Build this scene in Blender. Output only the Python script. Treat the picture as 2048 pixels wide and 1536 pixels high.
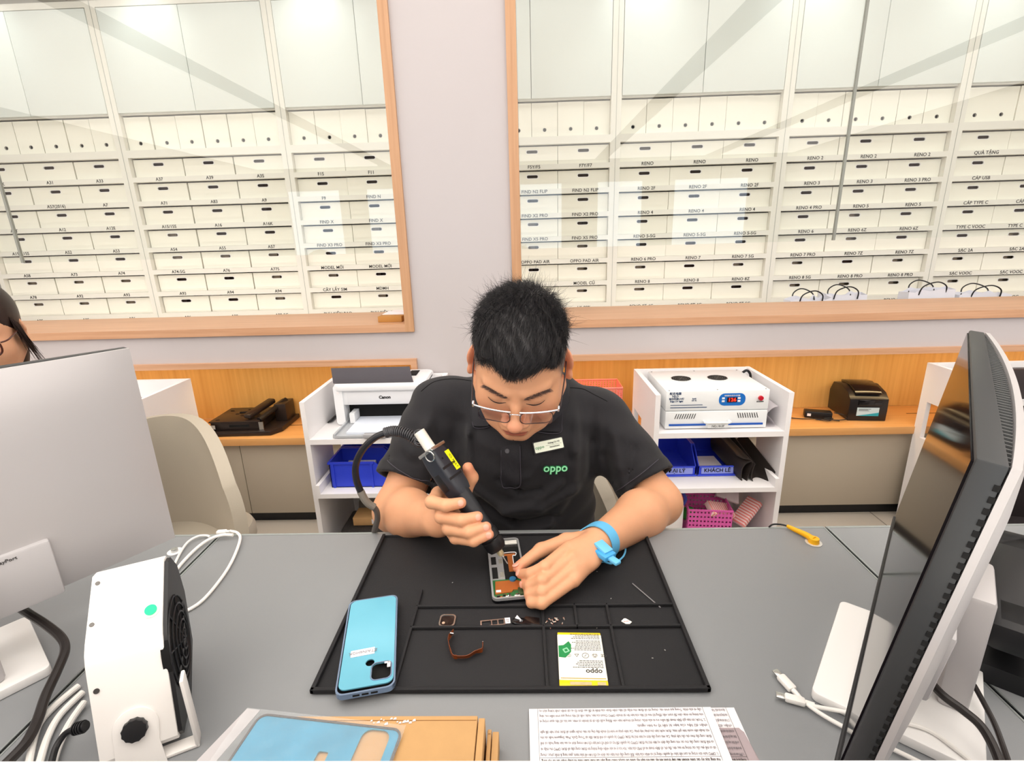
import bpy, bmesh, math, random
import numpy as np
from mathutils import Vector, Matrix, Euler
from mathutils.bvhtree import BVHTree
random.seed(7); np.random.seed(7)
for o in list(bpy.data.objects): bpy.data.objects.remove(o)
S = bpy.context.scene
COL = S.collection
PI = math.pi

# ------------------------------------------------------------------ camera
FPX, CX, CY = 1018.0, 1024.0, 768.0
CAM = Vector((0, 0, 1.29))
def _rot():
    d = Vector((1045-CX, -(470-CY), -FPX)).normalized()
    n = -Vector((1124-CX, -(4250-CY), -FPX)).normalized()
    z = (n - d*n.dot(d)).normalized()
    x = d.cross(z)
    return Matrix((x, d, z))
R3 = _rot()
cam_data = bpy.data.cameras.new('camera'); cam = bpy.data.objects.new('camera', cam_data); COL.objects.link(cam)
cam_data.sensor_fit = 'HORIZONTAL'; cam_data.sensor_width = 36; cam_data.lens = FPX/2048*36
cam_data.clip_start = 0.01; cam_data.clip_end = 60
cam.matrix_world = Matrix.Translation(CAM) @ R3.to_4x4()
S.camera = cam
def ray(u, v): return (R3 @ Vector((u-CX, -(v-CY), -FPX))).normalized()
def PZ(u, v, z): r = ray(u, v); return CAM + r*((z-CAM.z)/r.z)
def PY(u, v, y): r = ray(u, v); return CAM + r*((y-CAM.y)/r.y)
def PX(u, v, x): r = ray(u, v); return CAM + r*((x-CAM.x)/r.x)

# ------------------------------------------------------------------ world and exposure
S.view_settings.view_transform = 'Standard'; S.view_settings.look = 'None'
S.view_settings.gamma = 1.0; S.view_settings.use_curve_mapping = False
S.view_settings.exposure = 0.0
W = bpy.data.worlds.new('world'); S.world = W; W.use_nodes = True
W.node_tree.nodes['Background'].inputs[0].default_value = (0.9, 0.95, 1.0, 1)
W.node_tree.nodes['Background'].inputs[1].default_value = 0.5

def area(name, loc, rot, sx, sy, power, col=(1,1,1)):
    l = bpy.data.lights.new(name, 'AREA'); l.shape = 'RECTANGLE'; l.size = sx; l.size_y = sy
    l.energy = power; l.color = col
    o = bpy.data.objects.new(name, l); COL.objects.link(o); o.location = loc; o.rotation_euler = rot
    return o
def spot(name, loc, target, power, angle, blend, col=(1,1,1), size=0.04):
    l = bpy.data.lights.new(name, 'SPOT'); l.energy = power; l.spot_size = angle; l.spot_blend = blend
    l.color = col; l.shadow_soft_size = size
    o = bpy.data.objects.new(name, l); COL.objects.link(o); o.location = loc
    o.rotation_euler = (Vector(target)-Vector(loc)).to_track_quat('-Z', 'Y').to_euler()
    return o
# warm strip lights under the lip of the wooden niches
area('niche_strip_light', (-1.95, 2.17, 0.772), (math.radians(18), 0, 0), 2.9, 0.03, 3.6, (1.0, 0.72, 0.36))
area('niche_strip_light', (1.70, 2.17, 0.772), (math.radians(18), 0, 0), 3.4, 0.03, 4.2, (1.0, 0.72, 0.36))
# stock room: ceiling panels and a row of spots washing the cupboard doors
area('stock_room_panel_light', (0, 2.72, 2.86), (math.radians(12), 0, 0), 7.4, 0.35, 20, (1.0, 0.96, 0.89))
area('stock_room_low_light', (0, 2.55, 0.62), (math.radians(122), 0, 0), 7.4, 0.20, 13, (1.0, 0.94, 0.82))
for x in (-3.05, -2.10, -1.15, 0.70, 1.62, 2.55):
    spot('stock_room_spot', (x, 3.02, 2.84), (x, 3.3, 2.35), 5, math.radians(75), 1.0, (0.93, 1.0, 0.96))

# ------------------------------------------------------------------ materials
def lin(h):
    h = h.lstrip('#'); c = [int(h[i:i+2], 16)/255 for i in (0, 2, 4)]
    return tuple(((x/12.92) if x <= 0.04045 else ((x+0.055)/1.055)**2.4) for x in c) + (1,)
MATS = {}
def mat(name, col, rough=0.5, metal=0.0, var=0.04, scale=8.0, bump=0.0, bscale=200.0, coat=0.0, spec=0.5,
        emit=None, estr=0.0, trans=0.0, alpha=1.0, sss=0.0, sheen=0.0, ior=1.45):
    if name in MATS: return MATS[name]
    m = bpy.data.materials.new(name); m.use_nodes = True
    nt = m.node_tree; n = nt.nodes; L = nt.links; b = n['Principled BSDF']
    c = lin(col) if isinstance(col, str) else tuple(col)
    b.inputs['Roughness'].default_value = rough; b.inputs['Metallic'].default_value = metal
    b.inputs['Specular IOR Level'].default_value = spec; b.inputs['Coat Weight'].default_value = coat
    b.inputs['Coat Roughness'].default_value = 0.08; b.inputs['IOR'].default_value = ior
    tc = n.new('ShaderNodeTexCoord')
    if var > 0:
        no = n.new('ShaderNodeTexNoise'); no.inputs['Scale'].default_value = scale; no.inputs['Detail'].default_value = 3
        L.new(tc.outputs['Object'], no.inputs['Vector'])
        mx = n.new('ShaderNodeMix'); mx.data_type = 'RGBA'
        mx.inputs['A'].default_value = tuple(max(0, x*(1-var)) for x in c[:3]) + (1,)
        mx.inputs['B'].default_value = tuple(min(1, x*(1+var)) for x in c[:3]) + (1,)
        L.new(no.outputs['Fac'], mx.inputs['Factor']); L.new(mx.outputs['Result'], b.inputs['Base Color'])
    else: b.inputs['Base Color'].default_value = c
    if bump > 0:
        nb = n.new('ShaderNodeTexNoise'); nb.inputs['Scale'].default_value = bscale; nb.inputs['Detail'].default_value = 2
        L.new(tc.outputs['Object'], nb.inputs['Vector'])
        bp = n.new('ShaderNodeBump'); bp.inputs['Strength'].default_value = bump; bp.inputs['Distance'].default_value = 0.002
        L.new(nb.outputs['Fac'], bp.inputs['Height']); L.new(bp.outputs['Normal'], b.inputs['Normal'])
    if emit: b.inputs['Emission Color'].default_value = lin(emit); b.inputs['Emission Strength'].default_value = estr
    if trans: b.inputs['Transmission Weight'].default_value = trans
    if alpha < 1: b.inputs['Alpha'].default_value = alpha
    if sss:
        b.inputs['Subsurface Weight'].default_value = sss; b.inputs['Subsurface Scale'].default_value = 0.006
        b.inputs['Subsurface Radius'].default_value = (1.0, 0.35, 0.2)
    if sheen: b.inputs['Sheen Weight'].default_value = sheen
    MATS[name] = m
    return m
def wood(name, c1, c2, rough=0.45, axis='X', scale=1.0):
    m = bpy.data.materials.new(name); m.use_nodes = True; nt = m.node_tree; n = nt.nodes; L = nt.links; b = n['Principled BSDF']
    tc = n.new('ShaderNodeTexCoord'); mp = n.new('ShaderNodeMapping')
    s = [60*scale]*3; s['XYZ'.index(axis)] = 2.0*scale
    mp.inputs['Scale'].default_value = s
    no = n.new('ShaderNodeTexNoise'); no.inputs['Scale'].default_value = 1.0; no.inputs['Detail'].default_value = 6; no.inputs['Roughness'].default_value = .6
    cr = n.new('ShaderNodeValToRGB'); cr.color_ramp.elements[0].position = .3; cr.color_ramp.elements[1].position = .7
    cr.color_ramp.elements[0].color = lin(c1); cr.color_ramp.elements[1].color = lin(c2)
    L.new(tc.outputs['Object'], mp.inputs['Vector']); L.new(mp.outputs['Vector'], no.inputs['Vector'])
    L.new(no.outputs['Fac'], cr.inputs['Fac']); L.new(cr.outputs['Color'], b.inputs['Base Color'])
    b.inputs['Roughness'].default_value = rough
    MATS[name] = m; return m
def glass_pane(name, tint=(0.975, 0.99, 0.98), refl=1.0):
    m = bpy.data.materials.new(name); m.use_nodes = True; nt = m.node_tree; n = nt.nodes; L = nt.links
    for x in list(n):
        if x.type != 'OUTPUT_MATERIAL': n.remove(x)
    out = n['Material Output']; t = n.new('ShaderNodeBsdfTransparent'); t.inputs[0].default_value = tint + (1,)
    g = n.new('ShaderNodeBsdfGlossy'); g.inputs['Roughness'].default_value = 0.0
    f = n.new('ShaderNodeLayerWeight'); f.inputs['Blend'].default_value = 0.5
    mr = n.new('ShaderNodeMapRange'); mr.inputs['From Min'].default_value = 0; mr.inputs['From Max'].default_value = 1
    mr.inputs['To Min'].default_value = 0.045*refl; mr.inputs['To Max'].default_value = 0.5*refl
    pw = n.new('ShaderNodeMath'); pw.operation = 'POWER'; pw.inputs[1].default_value = 4
    L.new(f.outputs['Facing'], pw.inputs[0]); L.new(pw.outputs[0], mr.inputs['Value'])
    mx = n.new('ShaderNodeMixShader'); L.new(mr.outputs[0], mx.inputs[0]); L.new(t.outputs[0], mx.inputs[1]); L.new(g.outputs[0], mx.inputs[2])
    L.new(mx.outputs[0], out.inputs[0]); MATS[name] = m; return m

M_wall = mat('wall_paint', '#c0babb', .85, var=.02, scale=2)
M_white = mat('white_laminate', '#f1eff0', .45, var=.015)
M_shelf = mat('shelf_white', '#ebe8e0', .5, var=.015)
M_door = mat('door_white', '#e4e9e6', .35, var=.01)
M_card = mat('white_card', '#f6f3e8', .8, var=.02)
M_desk = mat('desk_grey', '#8a8d90', .42, var=.03, scale=3, bump=.05, bscale=900)
M_alu = mat('aluminium_edge', '#aab0b0', .35, .6)
M_beige = mat('beige_laminate', '#b3a998', .55, var=.02)
M_black = mat('black_plastic', '#17171a', .4, var=.05)
M_blackg = mat('black_gloss', '#101013', .12, var=.02, coat=.4)
M_mat = mat('black_silicone', '#1b1b1e', .75, var=.12, scale=20, bump=.15, bscale=600)
M_dark = mat('dark_void', '#0b0b0c', .9)
M_ink = mat('print_ink', '#3a3836', .8, var=0)
M_inkb = mat('black_ink', '#141416', .8, var=0)
M_wood = wood('oak_trim', '#bb8c69', '#d2a583', .4, 'X')
M_woodz = wood('oak_trim_vertical', '#b58760', '#c99c76', .4, 'Z')
M_niche = wood('oak_panel', '#c99a55', '#dcb06a', .5, 'Z', .8)
M_top = wood('oak_worktop', '#cf9556', '#dda668', .35, 'X')
M_metal = mat('bright_metal', '#c9cac8', .25, 1.0)
M_steel = mat('dark_steel', '#6c6a68', .35, 1.0)
M_plastic = mat('white_plastic', '#f2f1f0', .35, var=.01)
M_silver = mat('silver_shell', '#bdbabb', .4, .15, var=.01)
M_blue = mat('blue_bin_plastic', '#2b41cf', .4, var=.05)
M_paper = mat('white_paper', '#f3eef2', .85, var=.02)
M_kraft = mat('kraft_card', '#c79d6a', .85, var=.06, scale=60)
M_glass = glass_pane('window_glass')

# ------------------------------------------------------------------ mesh helpers
def RZ(a): return Matrix.Rotation(a, 4, 'Z')
def RX(a): return Matrix.Rotation(a, 4, 'X')
def RY(a): return Matrix.Rotation(a, 4, 'Y')
def T(*a): return Matrix.Translation(Vector(a[0] if len(a) == 1 else a))
def frame(o, x, y=None, z=None):
    """matrix with origin o, local x axis along x, z near z"""
    x = Vector(x).normalized(); z = Vector(z) if z is not None else Vector((0,0,1))
    y = z.cross(x).normalized(); z = x.cross(y).normalized()
    m = Matrix((x, y, z)).transposed().to_4x4(); m.translation = Vector(o); return m
class MB:
    def __init__(s): s.b = bmesh.new()
    def _take(s, vs, M):
        if M is not None: bmesh.ops.transform(s.b, matrix=M, verts=vs)
    def box(s, x0, x1, y0, y1, z0, z1, M=None, bev=0, seg=2):
        b = bmesh.new(); bmesh.ops.create_cube(b, size=1)
        for v in b.verts: v.co = Vector(((x0+x1)/2+v.co.x*(x1-x0), (y0+y1)/2+v.co.y*(y1-y0), (z0+z1)/2+v.co.z*(z1-z0)))
        if bev: bmesh.ops.bevel(b, geom=list(b.edges), offset=bev, segments=seg, profile=.5, affect='EDGES')
        return s.merge(b, M)
    def merge(s, b, M=None):
        if M is not None: bmesh.ops.transform(b, matrix=M, verts=b.verts)
        me = bpy.data.meshes.new('tmp'); b.to_mesh(me); b.free(); s.b.from_mesh(me); bpy.data.meshes.remove(me); return s
    def cyl(s, p0, p1, r0, r1=None, n=24, caps=True):
        p0 = Vector(p0); p1 = Vector(p1); r1 = r0 if r1 is None else r1
        d = p1-p0; q = d.to_track_quat('Z', 'Y').to_matrix().to_4x4()
        b = bmesh.new(); bmesh.ops.create_cone(b, cap_ends=caps, segments=n, radius1=max(r0, 1e-5), radius2=max(r1, 1e-5), depth=d.length)
        return s.merge(b, Matrix.Translation((p0+p1)/2) @ q)
    def sph(s, c, r, M=None, n=20):
        b = bmesh.new(); bmesh.ops.create_uvsphere(b, u_segments=n, v_segments=n//2+2, radius=1)
        r = (r, r, r) if isinstance(r, (int, float)) else r
        mm = Matrix.Translation(Vector(c)) @ (M or Matrix.Identity(4)) @ Matrix.Diagonal((r[0], r[1], r[2], 1))
        return s.merge(b, mm)
    def prism(s, pts, t0, t1, M=None, bev=0):
        """polygon in local xy extruded z from t0 to t1"""
        b = bmesh.new(); vs = [b.verts.new((p[0], p[1], t0)) for p in pts]
        f = b.faces.new(vs); r = bmesh.ops.extrude_face_region(b, geom=[f])
        for v in r['geom']:
            if isinstance(v, bmesh.types.BMVert): v.co.z = t1
        bmesh.ops.recalc_face_normals(b, faces=b.faces)
        if bev: bmesh.ops.bevel(b, geom=[e for e in b.edges if abs(e.verts[0].co.z-e.verts[1].co.z) < 1e-6], offset=bev, segments=2, profile=.5, affect='EDGES')
        return s.merge(b, M)
    def lathe(s, prof, M=None, n=32):
        b = bmesh.new(); rings = []
        for r, z in prof:
            rings.append([b.verts.new((r*math.cos(2*PI*k/n), r*math.sin(2*PI*k/n), z)) for k in range(n)] if r > 1e-6 else [b.verts.new((0, 0, z))])
        for a, c in zip(rings, rings[1:]):
            for k in range(n):
                q = [a[k % len(a)], a[(k+1) % len(a)], c[(k+1) % len(c)], c[k % len(c)]]
                u = []
                for v in q:
                    if v not in u: u.append(v)
                if len(u) > 2:
                    try: b.faces.new(u)
                    except ValueError: pass
        bmesh.ops.recalc_face_normals(b, faces=b.faces)
        return s.merge(b, M)
    def tube(s, pts, r, n=10, M=None, closed=False, smooth=True):
        P = catmull(pts, 8, closed) if smooth else [Vector(p) for p in pts]
        rs = r if callable(r) else (lambda t: r)
        b = bmesh.new(); rings = []; up = None; m = len(P)
        for i, p in enumerate(P):
            if closed: tg = (P[(i+1) % m]-P[i-1]).normalized()
            else: tg = (P[min(i+1, m-1)]-P[max(i-1, 0)]).normalized()
            if up is None:
                up = Vector((0, 0, 1)) if abs(tg.z) < .9 else Vector((1, 0, 0))
            up = (up-tg*up.dot(tg)).normalized(); sd = tg.cross(up); rr = rs(i/(m-1))
            rings.append([b.verts.new(p+(up*math.cos(2*PI*k/n)+sd*math.sin(2*PI*k/n))*rr) for k in range(n)])
        pr = list(zip(rings, rings[1:]))
        if closed: pr.append((rings[-1], rings[0]))
        for a, c in pr:
            for k in range(n): b.faces.new((a[k], a[(k+1) % n], c[(k+1) % n], c[k]))
        if not closed: b.faces.new(rings[0][::-1]); b.faces.new(rings[-1])
        bmesh.ops.recalc_face_normals(b, faces=b.faces)
        return s.merge(b, M)
    def ribbon(s, pts, wdir, w, t, M=None, smooth=True):
        """flat strip along pts, width vector wdir*w, thickness t"""
        P = catmull(pts, 8) if smooth else [Vector(p) for p in pts]
        b = bmesh.new(); rings = []; m = len(P)
        for i, p in enumerate(P):
            tg = (P[min(i+1, m-1)]-P[max(i-1, 0)]).normalized()
            wd = wdir[min(int(i/(m-1)*(len(wdir)-1)+.5), len(wdir)-1)] if isinstance(wdir, list) else wdir
            wd = Vector(wd); wd = (wd-tg*wd.dot(tg)).normalized(); nn = tg.cross(wd)
            rings.append([b.verts.new(p+wd*a*w/2+nn*c*t/2) for a, c in ((-1,-1),(1,-1),(1,1),(-1,1))])
        for a, c in zip(rings, rings[1:]):
            for k in range(4): b.faces.new((a[k], a[(k+1) % 4], c[(k+1) % 4], c[k]))
        b.faces.new(rings[0][::-1]); b.faces.new(rings[-1])
        bmesh.ops.recalc_face_normals(b, faces=b.faces)
        return s.merge(b, M)
    def quad(s, a, b_, c, d):
        vs = [s.b.verts.new(Vector(p)) for p in (a, b_, c, d)]; s.b.faces.new(vs); return s
    def mesh(s, name, smooth=30):
        me = bpy.data.meshes.new(name); s.b.to_mesh(me); s.b.free()
        if smooth:
            me.polygons.foreach_set('use_smooth', [True]*len(me.polygons))
            me.set_sharp_from_angle(angle=math.radians(smooth))
        return me
    def build(s, name, m, parent=None, smooth=30, W=False):
        if W and parent is not None: bmesh.ops.transform(s.b, matrix=parent.matrix_basis.inverted(), verts=s.b.verts)
        return link(name, s.mesh(name, smooth), m, parent)
def link(name, me, m, parent=None):
    o = bpy.data.objects.new(name, me); COL.objects.link(o)
    if m is not None:
        me.materials.clear(); me.materials.append(m)
    if parent is not None: o.parent = parent
    return o
def catmull(pts, k=8, closed=False):
    P = [Vector(p) for p in pts]; out = []; n = len(P)
    if n < 3: return P
    rng = range(n if closed else n-1)
    for i in rng:
        g = (lambda j: P[j % n]) if closed else (lambda j: P[max(0, min(n-1, j))])
        p0, p1, p2, p3 = g(i-1), g(i), g(i+1), g(i+2)
        for j in range(k):
            t = j/k
            out.append(.5*((2*p1)+(-p0+p2)*t+(2*p0-5*p1+4*p2-p3)*t*t+(-p0+3*p1-3*p2+p3)*t**3))
    if not closed: out.append(P[-1])
    return out
def rrect(w, h, r, n=5, cx=0, cy=0):
    pts = []
    for sx, sy, a0 in ((1,1,0), (-1,1,90), (-1,-1,180), (1,-1,270)):
        for k in range(n+1):
            a = math.radians(a0+90*k/n); pts.append((cx+sx*(w/2-r)+r*math.cos(a), cy+sy*(h/2-r)+r*math.sin(a)))
    return pts
def thing(name, label, cat, M=None, group=None):
    o = bpy.data.objects.new(name, None); COL.objects.link(o); o.empty_display_size = .05
    if M is not None: o.matrix_basis = M if isinstance(M, Matrix) else Matrix.Translation(Vector(M))
    return tag(o, label, cat, group)
def tag(o, label, cat, group=None):
    o['label'] = label; o['category'] = cat
    if group: o['group'] = group
    return o
def struct(name, mb, m, smooth=30):
    o = mb.build(name, m, None, smooth); o['kind'] = 'structure'; return o
def plate_mesh(name, outer, holes, depth):
    """flat plate with true holes: outline and holes in xy, thickness along z, centred"""
    cu = bpy.data.curves.new('tmp', 'CURVE'); cu.dimensions = '2D'; cu.fill_mode = 'BOTH'; cu.extrude = depth/2
    for pts in [outer]+holes:
        sp = cu.splines.new('POLY'); sp.points.add(len(pts)-1); sp.use_cyclic_u = True
        for i, p in enumerate(pts): sp.points[i].co = (p[0], p[1], 0, 1)
    o = bpy.data.objects.new('tmp', cu); me = o.to_mesh().copy(); o.to_mesh_clear(); me.name = name
    bpy.data.objects.remove(o); bpy.data.curves.remove(cu); return me
_tc = {}
def text_mesh(s, size=1.0, ext=0.0004, align='CENTER', bold=0.0, space=1.0, shear=0.0, line=1.0):
    key = (s, size, ext, align, bold, space, shear)
    if key in _tc: return _tc[key]
    cu = bpy.data.curves.new('tmp', 'FONT'); cu.body = s; cu.size = size; cu.extrude = ext; cu.align_x = align
    cu.align_y = 'CENTER'; cu.offset = bold; cu.space_character = space; cu.resolution_u = 3; cu.shear = shear; cu.space_line = line
    o = bpy.data.objects.new('tmp', cu); me = o.to_mesh().copy(); o.to_mesh_clear()
    bpy.data.objects.remove(o); bpy.data.curves.remove(cu); _tc[key] = me; return me
def text(name, s, size, M, m, parent=None, **k):
    me = text_mesh(s, size, **k); o = link(name, me.copy(), m, parent); o.matrix_basis = M; return o
def add_me(mb, me, M):
    b = bmesh.new(); b.from_mesh(me); return mb.merge(b, M)
# text frames: facing -Y (towards the camera side), reading along +X
FACE = RX(PI/2)
def cp(o, parent=None):
    c = o.copy(); COL.objects.link(c); c.parent = parent
    return c
def copy_tree(root):
    r = cp(root)
    for ch in list(root.children):
        c = cp(ch, r)
        for g in list(ch.children): cp(g, c)
    return r
# ================================================================== ROOM
def B(x0, x1, y0, y1, z0, z1, bev=0): return MB().box(x0, x1, y0, y1, z0, z1, bev=bev)
# floor with tile joints
def tile_mat():
    m = mat('floor_tile', '#cfc6b9', .35, var=.03, scale=1.5); nt = m.node_tree; n = nt.nodes; L = nt.links; b = n['Principled BSDF']
    src = b.inputs['Base Color'].links[0].from_socket
    br = n.new('ShaderNodeTexBrick'); br.offset = 0; br.inputs['Scale'].default_value = 1; br.inputs['Mortar Size'].default_value = .003
    br.inputs['Brick Width'].default_value = .8; br.inputs['Row Height'].default_value = .8; br.inputs['Mortar'].default_value = lin('#8d857a')
    tc = n.new('ShaderNodeTexCoord'); L.new(tc.outputs['Object'], br.inputs['Vector'])
    L.new(src, br.inputs['Color1']); L.new(src, br.inputs['Color2']); L.new(br.outputs['Color'], b.inputs['Base Color'])
    return m
struct('floor', B(-6.5, 6.5, -9, 2.38, -.05, 0), tile_mat())
struct('floor_stock_room', B(-3.6, 4.2, 2.38, 3.8, -.05, 0), MATS['floor_tile'])
ZT = 3.0
# back wall of the shop: two glazed openings and two low niches left out of one wall
LX0, LX1, RX0, RX1 = -3.62, -.459, -.045, 4.3
for q in ((-6.5, LX0, 2.1, 2.38, 0, ZT), (RX1, 6.5, 2.1, 2.38, 0, ZT), (LX1, RX0, 2.1, 2.44, 0, ZT),
          (LX0, LX1, 2.1, 2.38, .80, .916), (LX0, LX1, 2.1, 2.38, 2.7, ZT), (RX0, RX1, 2.1, 2.38, .80, .916), (RX0, RX1, 2.1, 2.38, 2.7, ZT)):
    struct('wall_back', B(*q), M_wall)
struct('wall_left', B(-6.6, -6.5, -9, 2.38, 0, ZT), M_wall)
struct('wall_right', B(6.5, 6.6, -9, 2.38, 0, ZT), M_wall)
# shop front behind the photographer: wall with tall glazed bays of daylight
M_day = mat('daylight_glass', '#dfefff', .3, emit='#dcecff', estr=2.2)
wf = MB(); wf.box(-6.5, 6.5, -9.1, -9, 2.5, ZT)
bays = [(-5.9, -4.6), (-3.9, -1.4), (-.6, 1.0), (1.9, 3.0), (3.8, 5.6)]
xs = [-6.5] + [v for b_ in bays for v in b_] + [6.5]
for i in range(0, len(xs), 2): wf.box(xs[i], xs[i+1], -9.1, -9, 0, 2.5)
struct('wall_front', wf, mat('front_wall_grey', '#8b8a86', .8))
for i, (a, b_) in enumerate(bays): struct('window_%d' % (i+3), B(a, b_, -9.08, -9.04, .3, 2.5), M_day)
# luminous ceiling panels with darker joints between them
M_panel = mat('luminous_ceiling', '#ffffff', .6, var=0, emit='#fff9f2', estr=1.85)
M_joint = mat('ceiling_joint', '#77797a', .8)
struct('ceiling', B(-6.6, 6.6, -9.1, 2.38, ZT+.01, ZT+.1), M_joint)
for i, (a, b_) in enumerate(((-6.4, -3.45), (-3.12, 1.76), (2.08, 4.35), (4.75, 6.4))):
    p = thing('ceiling_light_panel', ['luminous white ceiling panel at the far left of the shop', 'wide luminous white ceiling panel over the repair desk', 'luminous white ceiling panel right of the repair desk', 'luminous white ceiling panel along the right wall'][i], 'ceiling light', (0, 0, ZT))
    MB().box(a, b_, -8.6, 2.0, -.02, .005).build('diffuser', M_panel, p)
# stock room shell
struct('wall_stock_left', B(-3.62, -3.52, 2.38, 3.8, 0, 2.95), M_wall)
struct('wall_stock_right', B(4.2, 4.3, 2.38, 3.8, 0, 2.95), M_wall)
struct('wall_stock_back', B(-3.6, 4.2, 3.78, 3.88, 0, 2.95), M_wall)
struct('ceiling_stock_room', B(-3.62, 4.3, 2.38, 3.88, 2.9, 3.0), mat('stock_ceiling', '#c9c6c0', .8))
# window frames (wood linings), each with sill; glass hangs from the head and stops above the sill
def window(i, x0, x1, joints):
    f = MB(); w = .037
    f.box(x0, x0+w, 2.085, 2.47, .916, 2.7); f.box(x1-w, x1, 2.085, 2.47, .916, 2.7); f.box(x0+w, x1-w, 2.085, 2.47, 2.66, 2.7)
    struct('window_%d' % i, f, M_woodz)
    s = struct('trim_%d' % i, B(x0+w, x1-w, 2.085, 2.475, .916, .948), M_wood); s.parent = None
    e = [x0+w]+joints+[x1-w]
    for k in range(len(e)-1):
        g = MB().box(e[k]+.003, e[k+1]-.003, 2.28, 2.288, 1.232, 2.66)
        o = g.build('glass_screen', M_glass)
        tag(o, {(1,0): 'far left glass screen hanging behind the left wooden window frame', (1,1): 'clear glass screen over the drawers in the left window, beside the pillar',
                (2,0): 'clear glass screen over the drawers in the right window, beside the pillar', (2,1): 'right-hand glass screen with a dark vertical edge in the right window'}[(i,k)], 'glass screen', 'glass screens in the windows')
    for k, j in enumerate(joints):
        o = MB().box(j-.005, j+.005, 2.279, 2.289, 1.232, 2.66).build('glass_joint', mat('joint_grey', '#8c8f88', .4))
        tag(o, 'thin dark vertical seal between the glass sheets of the %s window' % ('left' if i == 1 else 'right'), 'seal')
window(1, LX0, LX1, [-2.225]); window(2, RX0, RX1, [1.325])

# niches: wooden head rail, side cheeks, lit back panel, worktop, low cupboards below
def niche(i, x0, x1, seams, side):
    n = MB(); n.box(x0, x1, 2.08, 2.37, .776, .80)
    inner = x1 if i == 1 else x0
    if i == 1: n.box(x1-.025, x1, 2.08, 2.37, .452, .776)
    else: n.box(x0, x0+.025, 2.08, 2.37, .452, .776)
    struct('trim_%d' % (i+2), n, M_wood)
    struct('trim_%d' % (i+4), B(x0, x1, 2.36, 2.38, .452, .776), M_niche)
    t = thing('bench_worktop', 'oak worktop in the lit niche %s' % side, 'worktop', ((x0+x1)/2, 2.2, .452))
    h = (x1-x0)/2
    MB().box(-h, h, -.115, .16, -.034, 0, bev=.002).build('top', M_top, t)
    for gx in ((-h+2.0, -h+2.7), (h-2.55, h-1.9)) if i == 2 else ((h-1.2, h-.2), (-h+.5, -h+1.2)): MB().box(gx[0], gx[1], .045, .05, -.0005, .0006).build('cable_slot', M_dark, t)
    xs = [x0]+seams+[x1]
    for k in range(len(xs)-1):
        a, b_ = xs[k], xs[k+1]
        c = thing('base_cabinet', 'beige low cupboard unit under the %s oak worktop, %s' % ('left' if i == 1 else 'right', ['farthest left', 'second from the left', 'in the middle', 'fourth from the left', 'farthest right'][k]), 'cabinet', ((a+b_)/2, 2.24, 0), 'beige cupboards below the worktops')
        hw = (b_-a)/2
        MB().box(-hw, hw, -.1, .13, .055, .416).build('carcass', M_beige, c)
        MB().box(-hw+.0015, hw-.0015, -.118, -.101, .058, .412, bev=.001).build('door', M_beige, c)
        MB().box(-hw, hw, -.085, .12, 0, .055).build('plinth', M_black, c)
niche(1, LX0, LX1, [-2.51, -1.91, -1.31, -.71], 'left of the pillar')
niche(2, RX0, RX1, [.35, 1.05, 1.95, 2.6], 'right of the pillar')

# ================================================================== STOCK ROOM SHELVING
SY = 3.3; BX = [-3.41, -2.412, -1.41, -.425, .56, 1.545, 2.535, 3.52]
BAYNAME = ['far left bay', 'second bay from the left', 'bay just left of the pillar', 'bay behind the pillar', 'bay behind the technician', 'middle bay of the right window', 'far right bay']
ROWNAME = ['top', 'second', 'third', 'fourth', 'fifth', 'sixth', 'bottom']
ZH = [1.803-.1387*k for k in range(7)]; OPH = .110
TX = {0: ['A1K A31 A33', 'A5 A57(2016) A7', 'A9T A12 A12E', 'A15/A15S A52 A53', 'A58 A73 A74', 'A78 A92 A93', 'A95 A95 A96'],
      1: ['A37 A39 A3S', 'A71 A83 A9', 'A15/15S A16 A16K', 'A54 A55 A57', 'A74-5G A76 A77S', 'A93 A94 A94', 'A96 A98 A98-5G']}
TXL = {k: [r.split(' ') for r in v] for k, v in TX.items()}
TXL[2] = [['F1S', 'F11'], ['F9', 'FIND N'], ['FIND X', 'FIND X'], ['FIND X3 PRO', 'FIND X3 PRO'], ['MODEL MỚI', 'MODEL MỚI'], ['CÂY LẤY SIM', 'MDMH'], ['PHỤ KIỆN BAO', 'PHỤ KIỆN BAO']]
TXL[3] = [['F5Y/F5', 'F7Y/F7'], ['FIND N2 FLIP', 'FIND N2 FLIP'], ['FIND X2 PRO', 'FIND X2 PRO'], ['FIND X5 PRO', 'FIND X5 PRO'], ['OPPO PAD AIR', 'OPPO PAD AIR'], ['', 'MODEL CŨ'], ['', 'LK 80%']]
TXL[4] = [['RENO']*3, ['RENO 2F']*3, ['RENO 4']*3, ['RENO 5-5G']*3, ['RENO 6 PRO', 'RENO 7', 'RENO 7 5G'], ['RENO 8', 'RENO 8', 'RENO 8Z'], ['RENO 8T 4G', 'RENO 8T 4G', 'RENO 8T 5G']]
TXL[5] = [['RENO 2']*3, ['RENO 3', 'RENO 3', 'RENO 3 PRO'], ['RENO 4 PRO', 'RENO 5', 'RENO 5'], ['RENO 6', 'RENO 6Z', 'RENO 6Z'], ['RENO 7 PRO', 'RENO 7Z', 'RENO 7Z'], ['RENO 8 5G', 'RENO 8 PRO', 'RENO 8 PRO'], ['RENO 8T 5G', 'RENO 8T 5G', 'RENO 8T 5G']]
TXL[6] = [['QUÀ TẶNG', 'QUÀ TẶNG'], ['CÁP USB', 'CÁP USB'], ['CÁP TYPE C', 'CÁP TYPE C'], ['TYPE C VOOC', 'TYPE C VOOC'], ['SẠC 2A', 'SẠC 2A'], ['SẠC VOOC', 'SẠC VOOC'], ['SUPER VOOC', 'SUPER VOOC']]
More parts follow.
